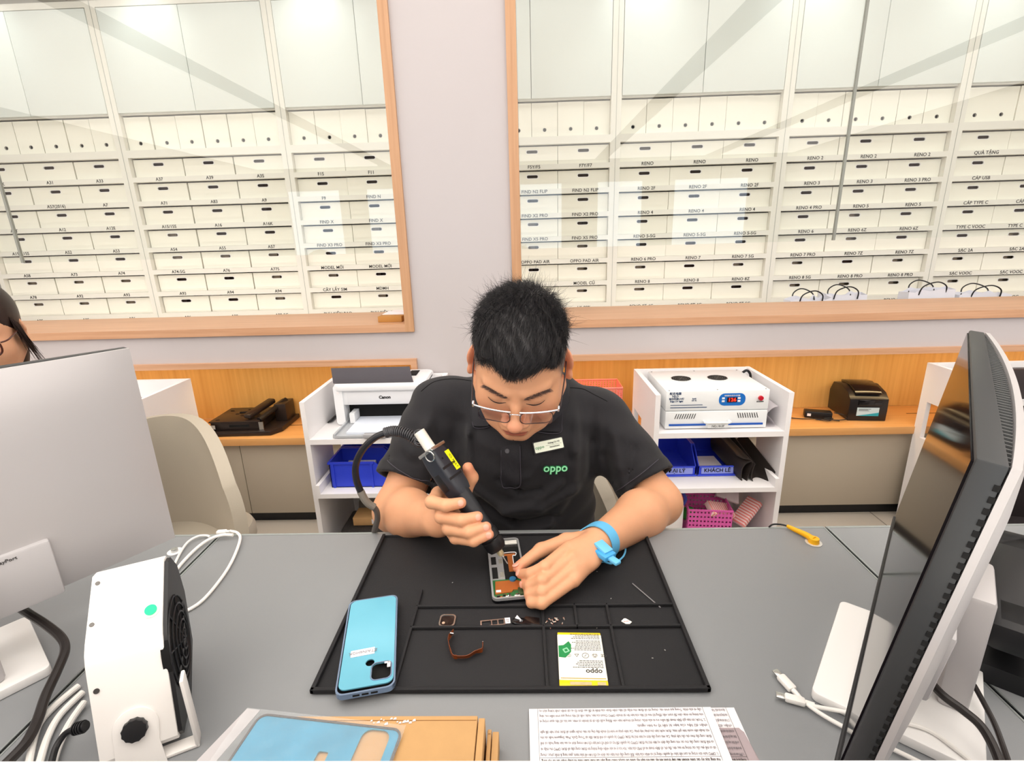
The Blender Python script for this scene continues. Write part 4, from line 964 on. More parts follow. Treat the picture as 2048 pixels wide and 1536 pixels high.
a = PZ(1480, 1455, DZ+.001)
tag(MB().prism([(a.x-.05, a.y), (a.x+.002, a.y), (a.x+.016, a.y-.16), (a.x-.05, a.y-.16)], DZ+.0001, DZ+.0006).build('clear_folder', mat('folder_film', '#b9a8ac', .15, alpha=.7)), 'clear plastic folder edge showing under the printed forms', 'folder')

# ---- yellow ground snap at the back edge of the desk
sn = thing('ground_snap', 'yellow grounding snap with black wire at the right back of the desk', 'snap', T(PZ(1627, 1086, DZ).x, PZ(1627, 1086, DZ).y, DZ))
MB().cyl((0, 0, .0003), (0, 0, .0016), .0135, n=32).build('base_disc', mat('clear_disc', '#d8d6d0', .2, .3), sn)
h1 = MB().cyl((0, 0, .0016), (0, 0, .010), .0092, .0082, n=24); h1.tube([(0, 0, .006), (-.006, .016, .0065), (-.017, .034, .006), (-.024, .046, .006)], lambda t_: .0062-.003*t_, 12); h1.build('grip', mat('yellow_plastic', '#f0b012', .35), sn)
MB().tube([(-.024, .046, .006), (-.035, .052, .006), (-.05, .053, .004), (-.055, .054, -.012), (-.05, .055, -.05)], .0016, 8).build('wire', M_black, sn)
# ================================================================== MONITORS
def monitor(label, O, dvec, tilt, screen_label):
    """O: near bottom corner of the screen plane, dvec: direction along the screen width"""
    d = Vector(dvec).normalized(); fm = frame(O, d) # x along width, y = z x d = screen normal side
    t = thing('monitor', label, 'monitor', T(O.x, O.y, DZ+.0005) @ fm.to_3x3().to_4x4(), 'monitors of the repair desks')
    w_, h_ = .543, .322; z0 = O.z-DZ
    K = T(0, 0, z0) @ RX(tilt)      # tilt: top leans back (away from +y)
    M_scr = MATS.get('screen_glass') or mat('screen_glass', '#161316', .07, spec=.30, var=0, ior=1.12)
    MB().box(.004, w_-.004, -.001, .0006, .004, h_-.004, K).build('screen', M_scr, t)
    MB().box(0, w_, -.018, -.001, 0, h_, K, bev=.002).build('bezel', mat('graphite_plastic', '#303234', .45), t)
    MB().box(-.001, w_+.001, -.004, .0025, -.003, .004, K, bev=.001).build('bottom_lip', M_black, t)
    # vent band behind the bezel, bulging in plan
    def bulge(u_, f): return -.0185-f*(1-(2*u_-1)**2)
    prof = [(w_*i/24, bulge(i/24, .011)) for i in range(25)]+[(w_, -.018), (0, -.018)]
    MB().prism(prof, .006, h_-.006, K).build('vent_core', M_dark, t)
    rb = MB(); 
    for i in range(1, 60):
        u_ = i/60; y1 = bulge(u_, .011); rb.box(w_*u_-.0012, w_*u_+.0012, y1, -.018, .004, h_-.003, K)
    rb.build('vent_ribs', mat('vent_grey', '#57595a', .5), t)
    sb = MB()
    for i in range(34): zz_ = .01+i*(h_-.02)/34; sb.box(-.0006, .002, -.0178, -.0145, zz_, zz_+.0045, K)
    sb.build('side_vents', M_dark, t)
    # white back shell: curved skin
    bb = bmesh.new(); nx, nz = 28, 10; fr_, bk_ = [], []
    for i in range(nx+1):
        u_ = i/nx; r1, r2 = [], []
        for k in range(nz+1):
            v_ = k/nz; y1 = bulge(u_, .0125); y2 = y1-.005-.020*(1-(2*u_-1)**2)**.7*(1-(2*v_-1)**6)
            r1.append(bb.verts.new((w_*u_, y1, h_*v_))); r2.append(bb.verts.new((w_*u_, y2, h_*v_)))
        fr_.append(r1); bk_.append(r2)
    for g_ in (fr_, bk_):
        for a, c in zip(g_, g_[1:]):
            for k in range(nz): bb.faces.new((a[k], a[k+1], c[k+1], c[k]))
    for i in range(nx):
        for k in (0, nz): bb.faces.new((fr_[i][k], fr_[i+1][k], bk_[i+1][k], bk_[i][k]))
    for i in (0, nx):
        for k in range(nz): bb.faces.new((fr_[i][k], fr_[i][k+1], bk_[i][k+1], bk_[i][k]))
    bmesh.ops.recalc_face_normals(bb, faces=bb.faces)
    MB().merge(bb, K).build('back_shell', M_silver, t, 40)
    # recess with port legend, low in the middle of the back
    MB().box(.150, .395, -.0595, -.040, .003, .088, K, bev=.004).build('port_cover', mat('port_cover_grey', '#bdbbbd', .45), t)
    text('legend_text', 'DisplayPort', .0065, K @ T(.345, -.0599, .080) @ RX(PI/2), M_ink, t)
    # neck and foot
    MB().box(.225, .315, -.100, -.072, .012, .16, RX(0), bev=.006).build('neck', M_silver, t)
    MB().box(.245, .295, -.085, -.055, .12, .155, bev=.004).build('hinge', M_silver, t)
    MB().prism(rrect(.20, .155, .008, 5, .255, -.0375), 0, .013, None, bev=.002).build('foot', M_plastic, t)
    return t
monitor('monitor seen from the side at the right, dark screen turned to the technician', Vector((.263, .337, .822)), (.631, .776, 0), .12, '')
monitor('monitor seen from behind at the left, broad silver back', Vector((-.607-.543*.613, .745-.543*.79, .822)), (.613, .79, 0), .0, '')

# ================================================================== WHITE FAN / LAMP HOUSING
z0 = .925; TL, TR = PZ(184, 1151, z0), PZ(328, 1116, z0); ax = (TR-TL).normalized(); wf_ = (TR-TL).length
bx = Vector((ax.y, -ax.x, 0))
# local frame: x along fan axis (to the right), y = away from camera, z up ; origin under TL on the desk
F = frame(Vector((TL.x, TL.y, DZ+.0005)), ax); H0 = z0-DZ-.0005
fan = thing('fan_unit', 'white metal extractor fan box with glowing green button at the lower left', 'fan', F)
def pr(b_, dz): return (-b_, H0+dz)    # profile: y, z
U1 = Vector((.947, .32)); V1 = Vector((.32, -.947))
P1_ = Vector((.080, -.048)); P0_ = Vector((0, 0))
def uv(q): return pr(q.x, q.y)
secp = [P0_+(P1_-P0_)*.02, P0_+(P1_-P0_)*.86, P0_+(P1_-P0_)*.97+Vector((0, -.002)), P1_+V1*.012, P1_+V1*.112, P1_+V1*.118-U1*.006, Vector((.050, -.170)), Vector((-.020, -.140)), Vector((-.040, -.075)), Vector((-.034, -.030)), Vector((-.012, -.004))]
prof = [uv(q) for q in secp]
A3 = Matrix(((0,0,1,0),(1,0,0,0),(0,1,0,0),(0,0,0,1)))
M_case = mat('cream_metal', '#f4f1ee', .3, var=.01)
MB().prism(prof, 0, wf_, A3, bev=.0015).build('housing', M_case, fan)
def on_top(u_, x): p_ = uv(P0_+(P1_-P0_).normalized()*u_); return Vector((x, p_[0], p_[1]))
def on_front(v_, x): p_ = uv(P1_+V1*v_); return Vector((x, p_[0], p_[1]))
_t = (P1_-P0_).normalized()
nt_ = Vector((0, _t.y, _t.x)).normalized()
nf_ = Vector((0, -U1.x, U1.y)).normalized()
def disc(p_, n_, r_, t_, name, m, n=32): return MB().cyl(p_-n_*.001, p_+n_*t_, r_, n=n).build(name, m, fan)
pt = on_top(.062, wf_*.84)
disc(pt, nt_, .0088, .0012, 'button_ring', M_metal); disc(pt, nt_, .0060, .0022, 'green_button', mat('green_lamp', '#00b070', .3, var=0, emit='#00c87c', estr=1.1))
for u_, x in ((.012, wf_*.09), (.060, wf_*.07)): disc(on_top(u_, x), nt_, .0024, .0008, 'screw', M_steel, 14)
disc(on_front(.038, wf_*.10), nf_, .0028, .0008, 'screw', M_steel, 14)
# bracket arm and knob on the front face
K2 = on_front(.088, wf_*.50)
fmF = Matrix((Vector((1,0,0)), nf_.cross(Vector((1,0,0))), nf_)).transposed().to_4x4()
arm = [(.021*math.cos(a*PI/16), .021*math.sin(a*PI/16)) for a in range(17)]+[(-.021, -.01), (-.023, -.075), (.027, -.075), (.019, -.02)]
MB().prism(arm, 0, .0025, T(K2) @ fmF, bev=.0008).build('bracket_arm', M_case, fan)
kn = MB(); m_ = []
for a in range(24): r_ = .0120 if a % 2 else .0112; m_.append((r_*math.cos(a*PI/12), r_*math.sin(a*PI/12)))
kn.prism(m_, .0025, .010, T(K2) @ fmF, bev=.001).build('knob', M_black, fan)
# fan grille on the right side
gx = wf_; cq = Vector((.040, -.090)); cc = uv(cq); C0 = Vector((gx, cc[0], cc[1]))
Rr = Matrix((Vector((0, -U1.x, U1.y)), Vector((0, V1.x, -V1.y)), Vector((1, 0, 0)))).transposed().to_4x4()
Rr = Matrix((Vector((0, -1, 0)), Vector((0, 0, 1)), Vector((1, 0, 0)))).transposed().to_4x4()
RF = .054
oct_ = [((q.x-cq.x)*.97, (q.y-cq.y)*.97) for q in secp]
sq = plate_mesh('p', oct_, [], .004); fr2 = MB(); add_me(fr2, sq, T(C0+Vector((.0022, 0, 0))) @ Rr); fr2.build('fan_frame', M_black, fan)
g2 = MB()
for r_ in (.012, .022, .032, .042, .052): g2.tube([T(C0+Vector((.005+.005*(1-(r_/.052)**2), 0, 0))) @ Rr @ Vector((r_*math.cos(a*PI/14), r_*math.sin(a*PI/14), 0)) for a in range(28)], .0012, 6, closed=True, smooth=False)
for a in range(4): g2.tube([T(C0+Vector((.005+.005*(1-abs(q_)), 0, 0))) @ Rr @ Vector((.053*q_*math.cos(a*PI/4+.4), .053*q_*math.sin(a*PI/4+.4), 0)) for q_ in (-1, -.5, 0, .5, 1)], .0013, 6, smooth=False)
g2.build('wire_grille', M_black, fan)
MB().cyl(C0+Vector((-.002, 0, 0)), C0+Vector((.006, 0, 0)), .018).build('fan_hub', M_dark, fan)
MB().cyl(C0+Vector((-.004, 0, 0)), C0+Vector((.0046, 0, 0)), .0525, n=48).build('fan_well', M_dark, fan)
# white stand plate on the right
pp = fan.matrix_basis.inverted() @ PZ(370, 1345, .83)
MB().box(wf_+.014, wf_+.018, -.122, -.104, 0, .092, bev=.0015).build('stand_plate', M_case, fan)
MB().box(0, wf_+.018, -.122, -.106, 0, .004, bev=.001).build('stand_base', M_case, fan)

# ================================================================== CABLES AT THE LEFT
def cable(name, label, pts, r, m, cat='cable', n=10):
    return tag(MB().tube(pts, r, n).build(name, m), label, cat)
bk = [PZ(-30, 1150, .80), PZ(0, 1175, .80), PZ(40, 1215, .80), PZ(90, 1248, .79), PZ(122, 1275, .785), PZ(130, 1300, .78), PZ(115, 1340, .775), PZ(92, 1390, .77), PZ(75, 1440, .765), PZ(52, 1485, .765), PZ(10, 1530, .765)]
cable('thick_cable', 'thick black cable curving in front of the left monitor foot', bk, .0055, mat('cable_black', '#241f1e', .4))
M_wc = mat('cable_white', '#f2f0ec', .4)
wpts = [[(157,1372),(110,1412),(75,1455),(57,1530)], [(165,1385),(120,1430),(95,1475),(78,1530)], [(168,1405),(140,1445),(118,1490),(105,1530)]]
for i, w_ in enumerate(wpts):
    cable('white_cable', ['white cable running down left of the fan box, outermost', 'white cable running down left of the fan box, middle one', 'white cable running down left of the fan box, nearest the box'][i], [PZ(u_, v_, DZ+.0045+.001*i) for u_, v_ in w_], .0038, M_wc)
c_ = thing('fan_plug_cable', 'black ribbed plug and cord entering the lower left of the fan box', 'cable', T(-.45, .42, DZ))
q1, q2 = PZ(172, 1452, .79), PZ(150, 1458, .787)
mb = MB().cyl(q1, q2, .0052)
for k in range(4): p_ = q1.lerp(q2, .2+k*.22); mb.cyl(p_, p_+(q2-q1)*.1, .0066)
mb.build('plug', M_black, c_, W=True); MB().tube([q2, PZ(130, 1468, .782), PZ(112, 1495, .775), PZ(102, 1530, .77)], .0033).build('cord', M_black, c_, W=True)
cable('charging_cable', 'white cable loop over the seam at the back left of the desk', [PZ(350, 1233, DZ+.004), PZ(400, 1205, DZ+.004), PZ(440, 1160, DZ+.004), PZ(465, 1120, DZ+.004), PZ(480, 1080, DZ+.005), PZ(475, 1066, DZ+.007), PZ(460, 1062, DZ+.008)], .0026, M_wc)
cable('charging_cable', 'white cable arching from the fan box towards the desk edge', [PZ(338, 1160, DZ+.004), PZ(365, 1125, DZ+.004), PZ(395, 1095, DZ+.005), PZ(420, 1078, DZ+.007), PZ(445, 1070, DZ+.009), PZ(466, 1070, DZ+.009)], .0028, M_wc)
cable('charging_cable', 'thin white cable hanging over the desk edge left of the loop', [PZ(340, 1150, DZ+.003), PZ(358, 1110, DZ+.004), PZ(375, 1085, DZ+.005), PZ(395, 1073, DZ+.006), PZ(412, 1071, DZ+.005), PZ(420, 1074, DZ+.004)], .0022, M_wc)
t = thing('cable_plug', 'white cable plug lying at the top of the cable loop', 'plug', frame(PZ(438, 1064, DZ+.009), (1, .1, 0)))
MB().box(-.004, .014, -.005, .005, -.003, .003, bev=.002).build('body', M_wc, t); MB().cyl((.014, 0, 0), (.020, 0, 0), .0026).build('strain_relief', M_wc, t)
t = thing('metal_snap', 'small metal snap with white washer on the desk behind the fan box', 'snap', T(PZ(350, 1104, DZ).x, PZ(350, 1104, DZ).y, DZ))
MB().cyl((0, 0, .0003), (0, 0, .0016), .0125).build('washer', M_white, t); MB().cyl((0, 0, .0016), (0, 0, .007), .0055).build('stud', M_metal, t)

# ================================================================== USB CABLES AND TELEPHONE AT THE RIGHT
def usb(label, tip, dirp, pts, wid):
    a = PZ(*tip, DZ+.006); b_ = PZ(*dirp, DZ+.006); t = thing('usb_cable', label, 'cable', frame(a, b_-a)); L_ = (b_-a).length
    MB().box(0, .010, -.0042, .0042, -.0012, .0012, bev=.0008).build('metal_tip', M_metal, t)
    MB().box(.009, .009+.022, -wid, wid, -.0035, .0035, bev=.0025).build('plug_body', M_wc, t)
    MB().cyl((.031, 0, 0), (.040, 0, 0), .0032, .0026).build('strain_relief', M_wc, t)
    P_ = [t.matrix_basis @ Vector((.036, 0, 0))]+[PZ(u_, v_, DZ+z_) for u_, v_, z_ in pts]
    MB().tube(P_, .0024).build('cord', M_wc, t, W=True)
usb('white cable with a flat metal connector, upper of the two beside the printed forms', (1549, 1340), (1575, 1368), [(1600, 1395, .006), (1630, 1420, .006), (1680, 1450, .005), (1740, 1478, .005), (1800, 1505, .005), (1860, 1535, .005)], .0058)
usb('white cable with a small metal connector, lower of the two beside the printed forms', (1552, 1389), (1592, 1400), [(1625, 1412, .007), (1680, 1422, .009), (1740, 1432, .018), (1800, 1443, .018), (1860, 1462, .016), (1920, 1505, .016), (1960, 1540, .014)], .0052)
cable('thick_cable', 'thick black cable running down behind the right monitor', [PZ(1855, 1357, .80), PZ(1885, 1390, .80), PZ(1925, 1420, .795), PZ(1960, 1450, .79), PZ(1985, 1490, .785), PZ(2005, 1540, .78)], .0045, MATS['cable_black'])
cable('thin_cable', 'thin black cable beside the thick one at the lower right', [PZ(1948, 1370, .78), PZ(1970, 1410, .778), PZ(1990, 1450, .775), PZ(2005, 1490, .77), PZ(2022, 1540, .77)], .0028, MATS['cable_black'])
# desk telephone
O = PZ(1930, 1440, DZ); tel = thing('desk_telephone', 'black desk telephone behind the right monitor at the photo edge', 'telephone', T(.545, .512, DZ+.0005) @ RZ(-.683))
MB().prism([(0, 0), (.20, 0), (.20, .05), (.0, .025)], 0, .17, A3 @ T(0, 0, 0), bev=.003).build('body', M_black, tel)
MB().box(.004, .05, .01, .19, .045, .062, RX(.12), bev=.004).build('handset_cradle', M_black, tel)
hs = MB().box(-.002, .048, .0, .205, .072, .094, RX(.12), bev=.009); hs.box(-.004, .052, -.004, .055, .052, .094, RX(.12), bev=.012).box(-.004, .052, .155, .212, .052, .094, RX(.12), bev=.012)
hs.build('handset', M_black, tel)
for i in range(4):
    for k in range(3): MB().box(.075+k*.026, .093+k*.026, .03+i*.024, .044+i*.024, .042+i*.003, .050+i*.003, bev=.002).build('key', mat('key_grey', '#3a3a3e', .5), tel)
MB().box(.075, .15, .14, .18, .052, .056, RX(.1)).build('display', mat('lcd_dark', '#2a3230', .2), tel)
cs = []; ctr = [PZ(2060, 1160, .79), PZ(2025, 1152, .79), PZ(1998, 1155, .785), PZ(1990, 1172, .78), PZ(2005, 1195, .775), PZ(2035, 1213, .775), PZ(2070, 1225, .775)]
CP = catmull(ctr, 30); n_ = len(CP)
for i, p_ in enumerate(CP):
    tg = (CP[min(i+1, n_-1)]-CP[max(i-1, 0)]).normalized(); s1 = tg.cross(Vector((0, 0, 1))).normalized(); s2 = tg.cross(s1); an = i*1.15
    cs.append(p_+(s1*math.cos(an)+s2*math.sin(an))*.0075)
tag(MB().tube(cs, .0026, 8, smooth=True).build('coiled_cord', MATS['cable_black']), 'black coiled telephone cord at the right edge of the photo', 'cord')

# ================================================================== CHAIRS AND DARK CLOTH
M_leath = mat('beige_leather', '#b3aa9a', .5, bump=.1, bscale=400)
def shell_chair(label, M, w_=.50, h_=.42):
    t = thing('shell_chair', label, 'chair', M, 'beige shell chairs'); bb = bmesh.new(); rows = []; nu, nv = 28, 20
    for i in range(nu+1):
        u_ = i/nu*2-1; r1 = []
        for k in range(nv+1):
            v_ = k/nv; hh_ = h_*(1-.42*abs(u_)**3.2); hw_ = w_/2*(1-.10*v_**3)
            x = u_*hw_; z = .44+hh_*v_; y = .16-.20*u_*u_+.05*v_
            r1.append(bb.verts.new((x, y, z)))
        rows.append(r1)
    for a, c in zip(rows, rows[1:]):
        for k in range(nv): bb.faces.new((a[k], a[k+1], c[k+1], c[k]))
    bmesh.ops.recalc_face_normals(bb, faces=bb.faces); bmesh.ops.solidify(bb, geom=bb.faces, thickness=.035)
    MB().merge(bb).build('backrest', M_leath, t, 60)
    MB().tube([(-.24, -.03, .75-.08), (-.22, .04, .80), (-.1, .19, .855), (0, .215, .865), (.1, .19, .855), (.22, .04, .80), (.24, -.03, .67)], .003, 6).mesh('x') 
    MB().prism(rrect(.46, .44, .10, 8, 0, -.03), .40, .47, None, bev=.02).build('seat', M_leath, t)
    MB().cyl((0, 0, .09), (0, 0, .40), .025).build('column', M_metal, t)
    for k in range(5):
        a = k*2*PI/5; MB().cyl((0, 0, .09), (.26*math.cos(a), .26*math.sin(a), .06), .016, .012).sph((.26*math.cos(a), .26*math.sin(a), .031), .03, n=12).build('caster_leg', M_steel, t)
    return t
shell_chair('beige shell chair behind the left monitor', T(-1.06, 1.24, 0) @ RZ(.12), .54, .355)
shell_chair('beige shell chair the technician sits on', T(.0, 1.20, 0) @ RZ(0), .50, .33)

# black upholstered chair at the right edge
oc = thing('office_chair', 'black upholstered office chair partly seen behind the right monitor', 'chair', T(1.42, 1.30, 0) @ RZ(-.25))
MB().prism(rrect(.52, .34, .10, 8, 0, .63), -.05, .03, FACE, bev=.022).build('backrest', mat('chair_fabric', '#1d1517', .85, bump=.3, bscale=800), oc)
MB().tube([(-.255, -.032, .735), (-.1, -.036, .745), (.1, -.036, .745), (.255, -.032, .735)], .0025, 6).build('seam', M_black, oc)
MB().prism(rrect(.5, .46, .08, 6, 0, -.2), .42, .50, None, bev=.02).build('seat', MATS['chair_fabric'], oc)
MB().cyl((0, -.2, .09), (0, -.2, .42), .025).build('column', M_steel, oc)
for k in range(5):
    a = k*2*PI/5; MB().cyl((0, -.2, .09), (.26*math.cos(a), -.2+.26*math.sin(a), .06), .016, .012).sph((.26*math.cos(a), -.2+.26*math.sin(a), .031), .03, n=12).build('caster_leg', M_black, oc)
# ================================================================== IMPLICIT SURFACES FOR BODIES AND CLOTH
class Cap:      # tapered capsule
    def __init__(s, a, b, ra, rb=None):
        s.a = np.array(a, float); s.b = np.array(b, float); s.ra = ra; s.rb = ra if rb is None else rb
        s.c = (s.a+s.b)/2; s.R = np.linalg.norm(s.b-s.a)/2+max(s.ra, s.rb)
    def __call__(s, P):
        ab = s.b-s.a; t = np.clip(((P-s.a)@ab)/max(ab@ab, 1e-12), 0, 1)
        return np.linalg.norm(P-s.a-t[:, None]*ab, axis=1)-(s.ra+(s.rb-s.ra)*t)
class Ell:      # ellipsoid with optional rotation (columns = axes)
    def __init__(s, c, r, Rm=None):
        s.c = np.array(c, float); s.r = np.array(r, float); s.M = np.eye(3) if Rm is None else np.array(Rm, float); s.R = max(r)
    def __call__(s, P):
        q = (P-s.c)@s.M; k0 = np.linalg.norm(q/s.r, axis=1); k1 = np.linalg.norm(q/(s.r*s.r), axis=1)
        return k0*(k0-1)/np.maximum(k1, 1e-9)
class Half:     # keeps the side where (p-c).n < 0
    def __init__(s, c, n): s.c = np.array(c, float); s.n = np.array(n, float)/np.linalg.norm(n)
    def __call__(s, P): return (P-s.c)@s.n
def smin(a, b, k):
    h = np.clip(.5+.5*(b-a)/k, 0, 1); return b*(1-h)+a*h-k*h*(1-h)
class Grp:      # prims blended with k, joined to the rest with kext; cuts remove, halves clip
    def __init__(s, prims, k=.01, kext=.01, cuts=(), halves=()):
        s.p = prims; s.k = k; s.ke = kext; s.cuts = cuts; s.h = halves
        s.lo = np.min([q.c-q.R for q in prims], 0); s.hi = np.max([q.c+q.R for q in prims], 0)
    def near(s, lo, hi, m): return np.all(s.lo-m < hi) and np.all(s.hi+m > lo)
    def ev(s, P, bc, br):
        d = None
        for q in s.p:
            if np.linalg.norm(q.c-bc) > q.R+br+.05: continue
            v = q(P); d = v if d is None else smin(d, v, s.k)
        if d is None: return None
        for h in s.h: d = np.maximum(d, h(P))
        for q, k in s.cuts:
            if np.linalg.norm(q.c-bc) > q.R+br+.04: continue
            d = -smin(-d, q(P), k)
        return d
def sdf_mesh(name, groups, h, post=None, cuts=(), halves=()):
    Bn = 8; S_ = Bn*h; cand = set()
    for g in groups:
        for q in g.p:
            lo = np.floor((q.c-q.R-h*3)/S_).astype(int); hi = np.floor((q.c+q.R+h*3)/S_).astype(int)
            for i in range(lo[0], hi[0]+1):
                for j in range(lo[1], hi[1]+1):
                    for k in range(lo[2], hi[2]+1): cand.add((i, j, k))
    cand = np.array(sorted(cand)); ctr = (cand+.5)*S_; br = S_*.87
    ii = np.stack(np.meshgrid(*[np.arange(Bn+1)]*3, indexing='ij'), -1).reshape(-1, 3)
    cellmask = np.all(ii < Bn, 1)
    OFF = 1 << 13
    def key(c): c = c+OFF; return (c[:, 0].astype(np.int64) << 40) | (c[:, 1].astype(np.int64) << 20) | c[:, 2].astype(np.int64)
    def field(P, bc, rr):
        D = None
        for g in groups:
            if not g.near(bc-rr, bc+rr, .05): continue
            v = g.ev(P, bc, rr)
            if v is None: continue
            D = v if D is None else smin(D, v, g.ke)
        if D is None: return None
        if post is not None: D = post(P, D)
        for hh in halves: D = np.maximum(D, hh(P))
        for q, k in cuts: D = -smin(-D, q(P), k)
        return D
    CK, CV, EK = [], [], []
    for b_, bc in zip(cand, ctr):
        d0 = field(bc[None], bc, br)
        if d0 is None or abs(d0[0]) > br*1.35+.012: continue
        gi = b_*Bn+ii; P = gi*h; D = field(P, bc, br)
        if D is None or D.min() > 0 or D.max() < 0: continue
        G = D.reshape(Bn+1, Bn+1, Bn+1); s = G < 0
        c = np.zeros((Bn, Bn, Bn), int)
        for dx in (0, 1):
            for dy in (0, 1):
                for dz in (0, 1): c += s[dx:dx+Bn, dy:dy+Bn, dz:dz+Bn]
        act = np.argwhere((c > 0) & (c < 8))
        if len(act) == 0: continue
        acc = np.zeros((len(act), 3)); cnt = np.zeros(len(act))
        for ax in range(3):
            o = [q for q in range(3) if q != ax]
            for u_ in (0, 1):
                for v_ in (0, 1):
                    p0 = act.copy(); p0[:, o[0]] += u_; p0[:, o[1]] += v_; p1 = p0.copy(); p1[:, ax] += 1
                    g0 = G[p0[:, 0], p0[:, 1], p0[:, 2]]; g1 = G[p1[:, 0], p1[:, 1], p1[:, 2]]
                    m = (g0 < 0) != (g1 < 0); t = np.where(m, g0/np.where(m, g0-g1, 1), 0)
                    pt = p0.astype(float); pt[:, ax] += t; acc += pt*m[:, None]; cnt += m
        CV.append((acc/cnt[:, None]+b_*Bn)*h); CK.append(key(act+b_*Bn))
        for ax in range(3):
            sl0 = [slice(0, Bn)]*3; sl1 = list(sl0); sl1[ax] = slice(1, Bn+1)
            a0 = s[tuple(sl0)]; a1 = s[tuple(sl1)]; e = np.argwhere(a0 != a1)
            if len(e): EK.append((ax, e+b_*Bn, a0[tuple(e.T)]))
    CK = np.concatenate(CK); CV = np.concatenate(CV); od = np.argsort(CK); CK = CK[od]; CV = CV[od]
    F = []
    for ax, e, sg in EK:
        o1, o2 = [(1, 2), (2, 0), (0, 1)][ax]; q = []
        for u_, v_ in ((-1, -1), (0, -1), (0, 0), (-1, 0)):
            c = e.copy(); c[:, o1] += u_; c[:, o2] += v_; q.append(key(c))
        q = np.stack(q, 1); ix = np.searchsorted(CK, q); ix = np.clip(ix, 0, len(CK)-1); ok = np.all(CK[ix] == q, 1)
        ix = ix[ok]; sg = sg[ok]; ix[~sg] = ix[~sg][:, ::-1]; F.append(ix)
    F = np.concatenate(F)
    me = bpy.data.meshes.new(name); me.vertices.add(len(CV)); me.vertices.foreach_set('co', CV.astype(np.float32).ravel())
    me.loops.add(len(F)*4); me.loops.foreach_set('vertex_index', F.astype(np.int32).ravel())
    me.polygons.add(len(F)); me.polygons.foreach_set('loop_start', np.arange(0, len(F)*4, 4, dtype=np.int32))
    me.polygons.foreach_set('loop_total', np.full(len(F), 4, np.int32)); me.update(calc_edges=True); me.validate()
    me.polygons.foreach_set('use_smooth', [True]*len(me.polygons)); me.update(); return me
def verts_np(me):
    a = np.empty(len(me.vertices)*3, np.float32); me.vertices.foreach_get('co', a); return a.reshape(-1, 3)
def taubin(me, n=2, lam=.5, mu=-.52):
    V = verts_np(me).astype(float); e = np.empty(len(me.edges)*2, np.int32); me.edges.foreach_get('vertices', e); e = e.reshape(-1, 2)
    deg = np.bincount(e.ravel(), minlength=len(V)).astype(float)
    for _ in range(n):
        for l in (lam, mu):
            s = np.zeros_like(V)
            for c in range(3): s[:, c] = np.bincount(e[:, 0], V[e[:, 1], c], len(V))+np.bincount(e[:, 1], V[e[:, 0], c], len(V))
            V += l*(s/np.maximum(deg, 1)[:, None]-V)
    me.vertices.foreach_set('co', V.astype(np.float32).ravel()); me.update()
def color_attr(me, rgb):
    at = me.color_attributes.new('Tone', 'FLOAT_COLOR', 'POINT'); at.data.foreach_set('color', np.concatenate([rgb, np.ones((len(rgb), 1))], 1).astype(np.float32).ravel())
def finger(pts, radii, k=.004, ke=.003):
    return Grp([Cap(pts[i], pts[i+1], radii[i], radii[i+1]) for i in range(len(pts)-1)], k, ke)

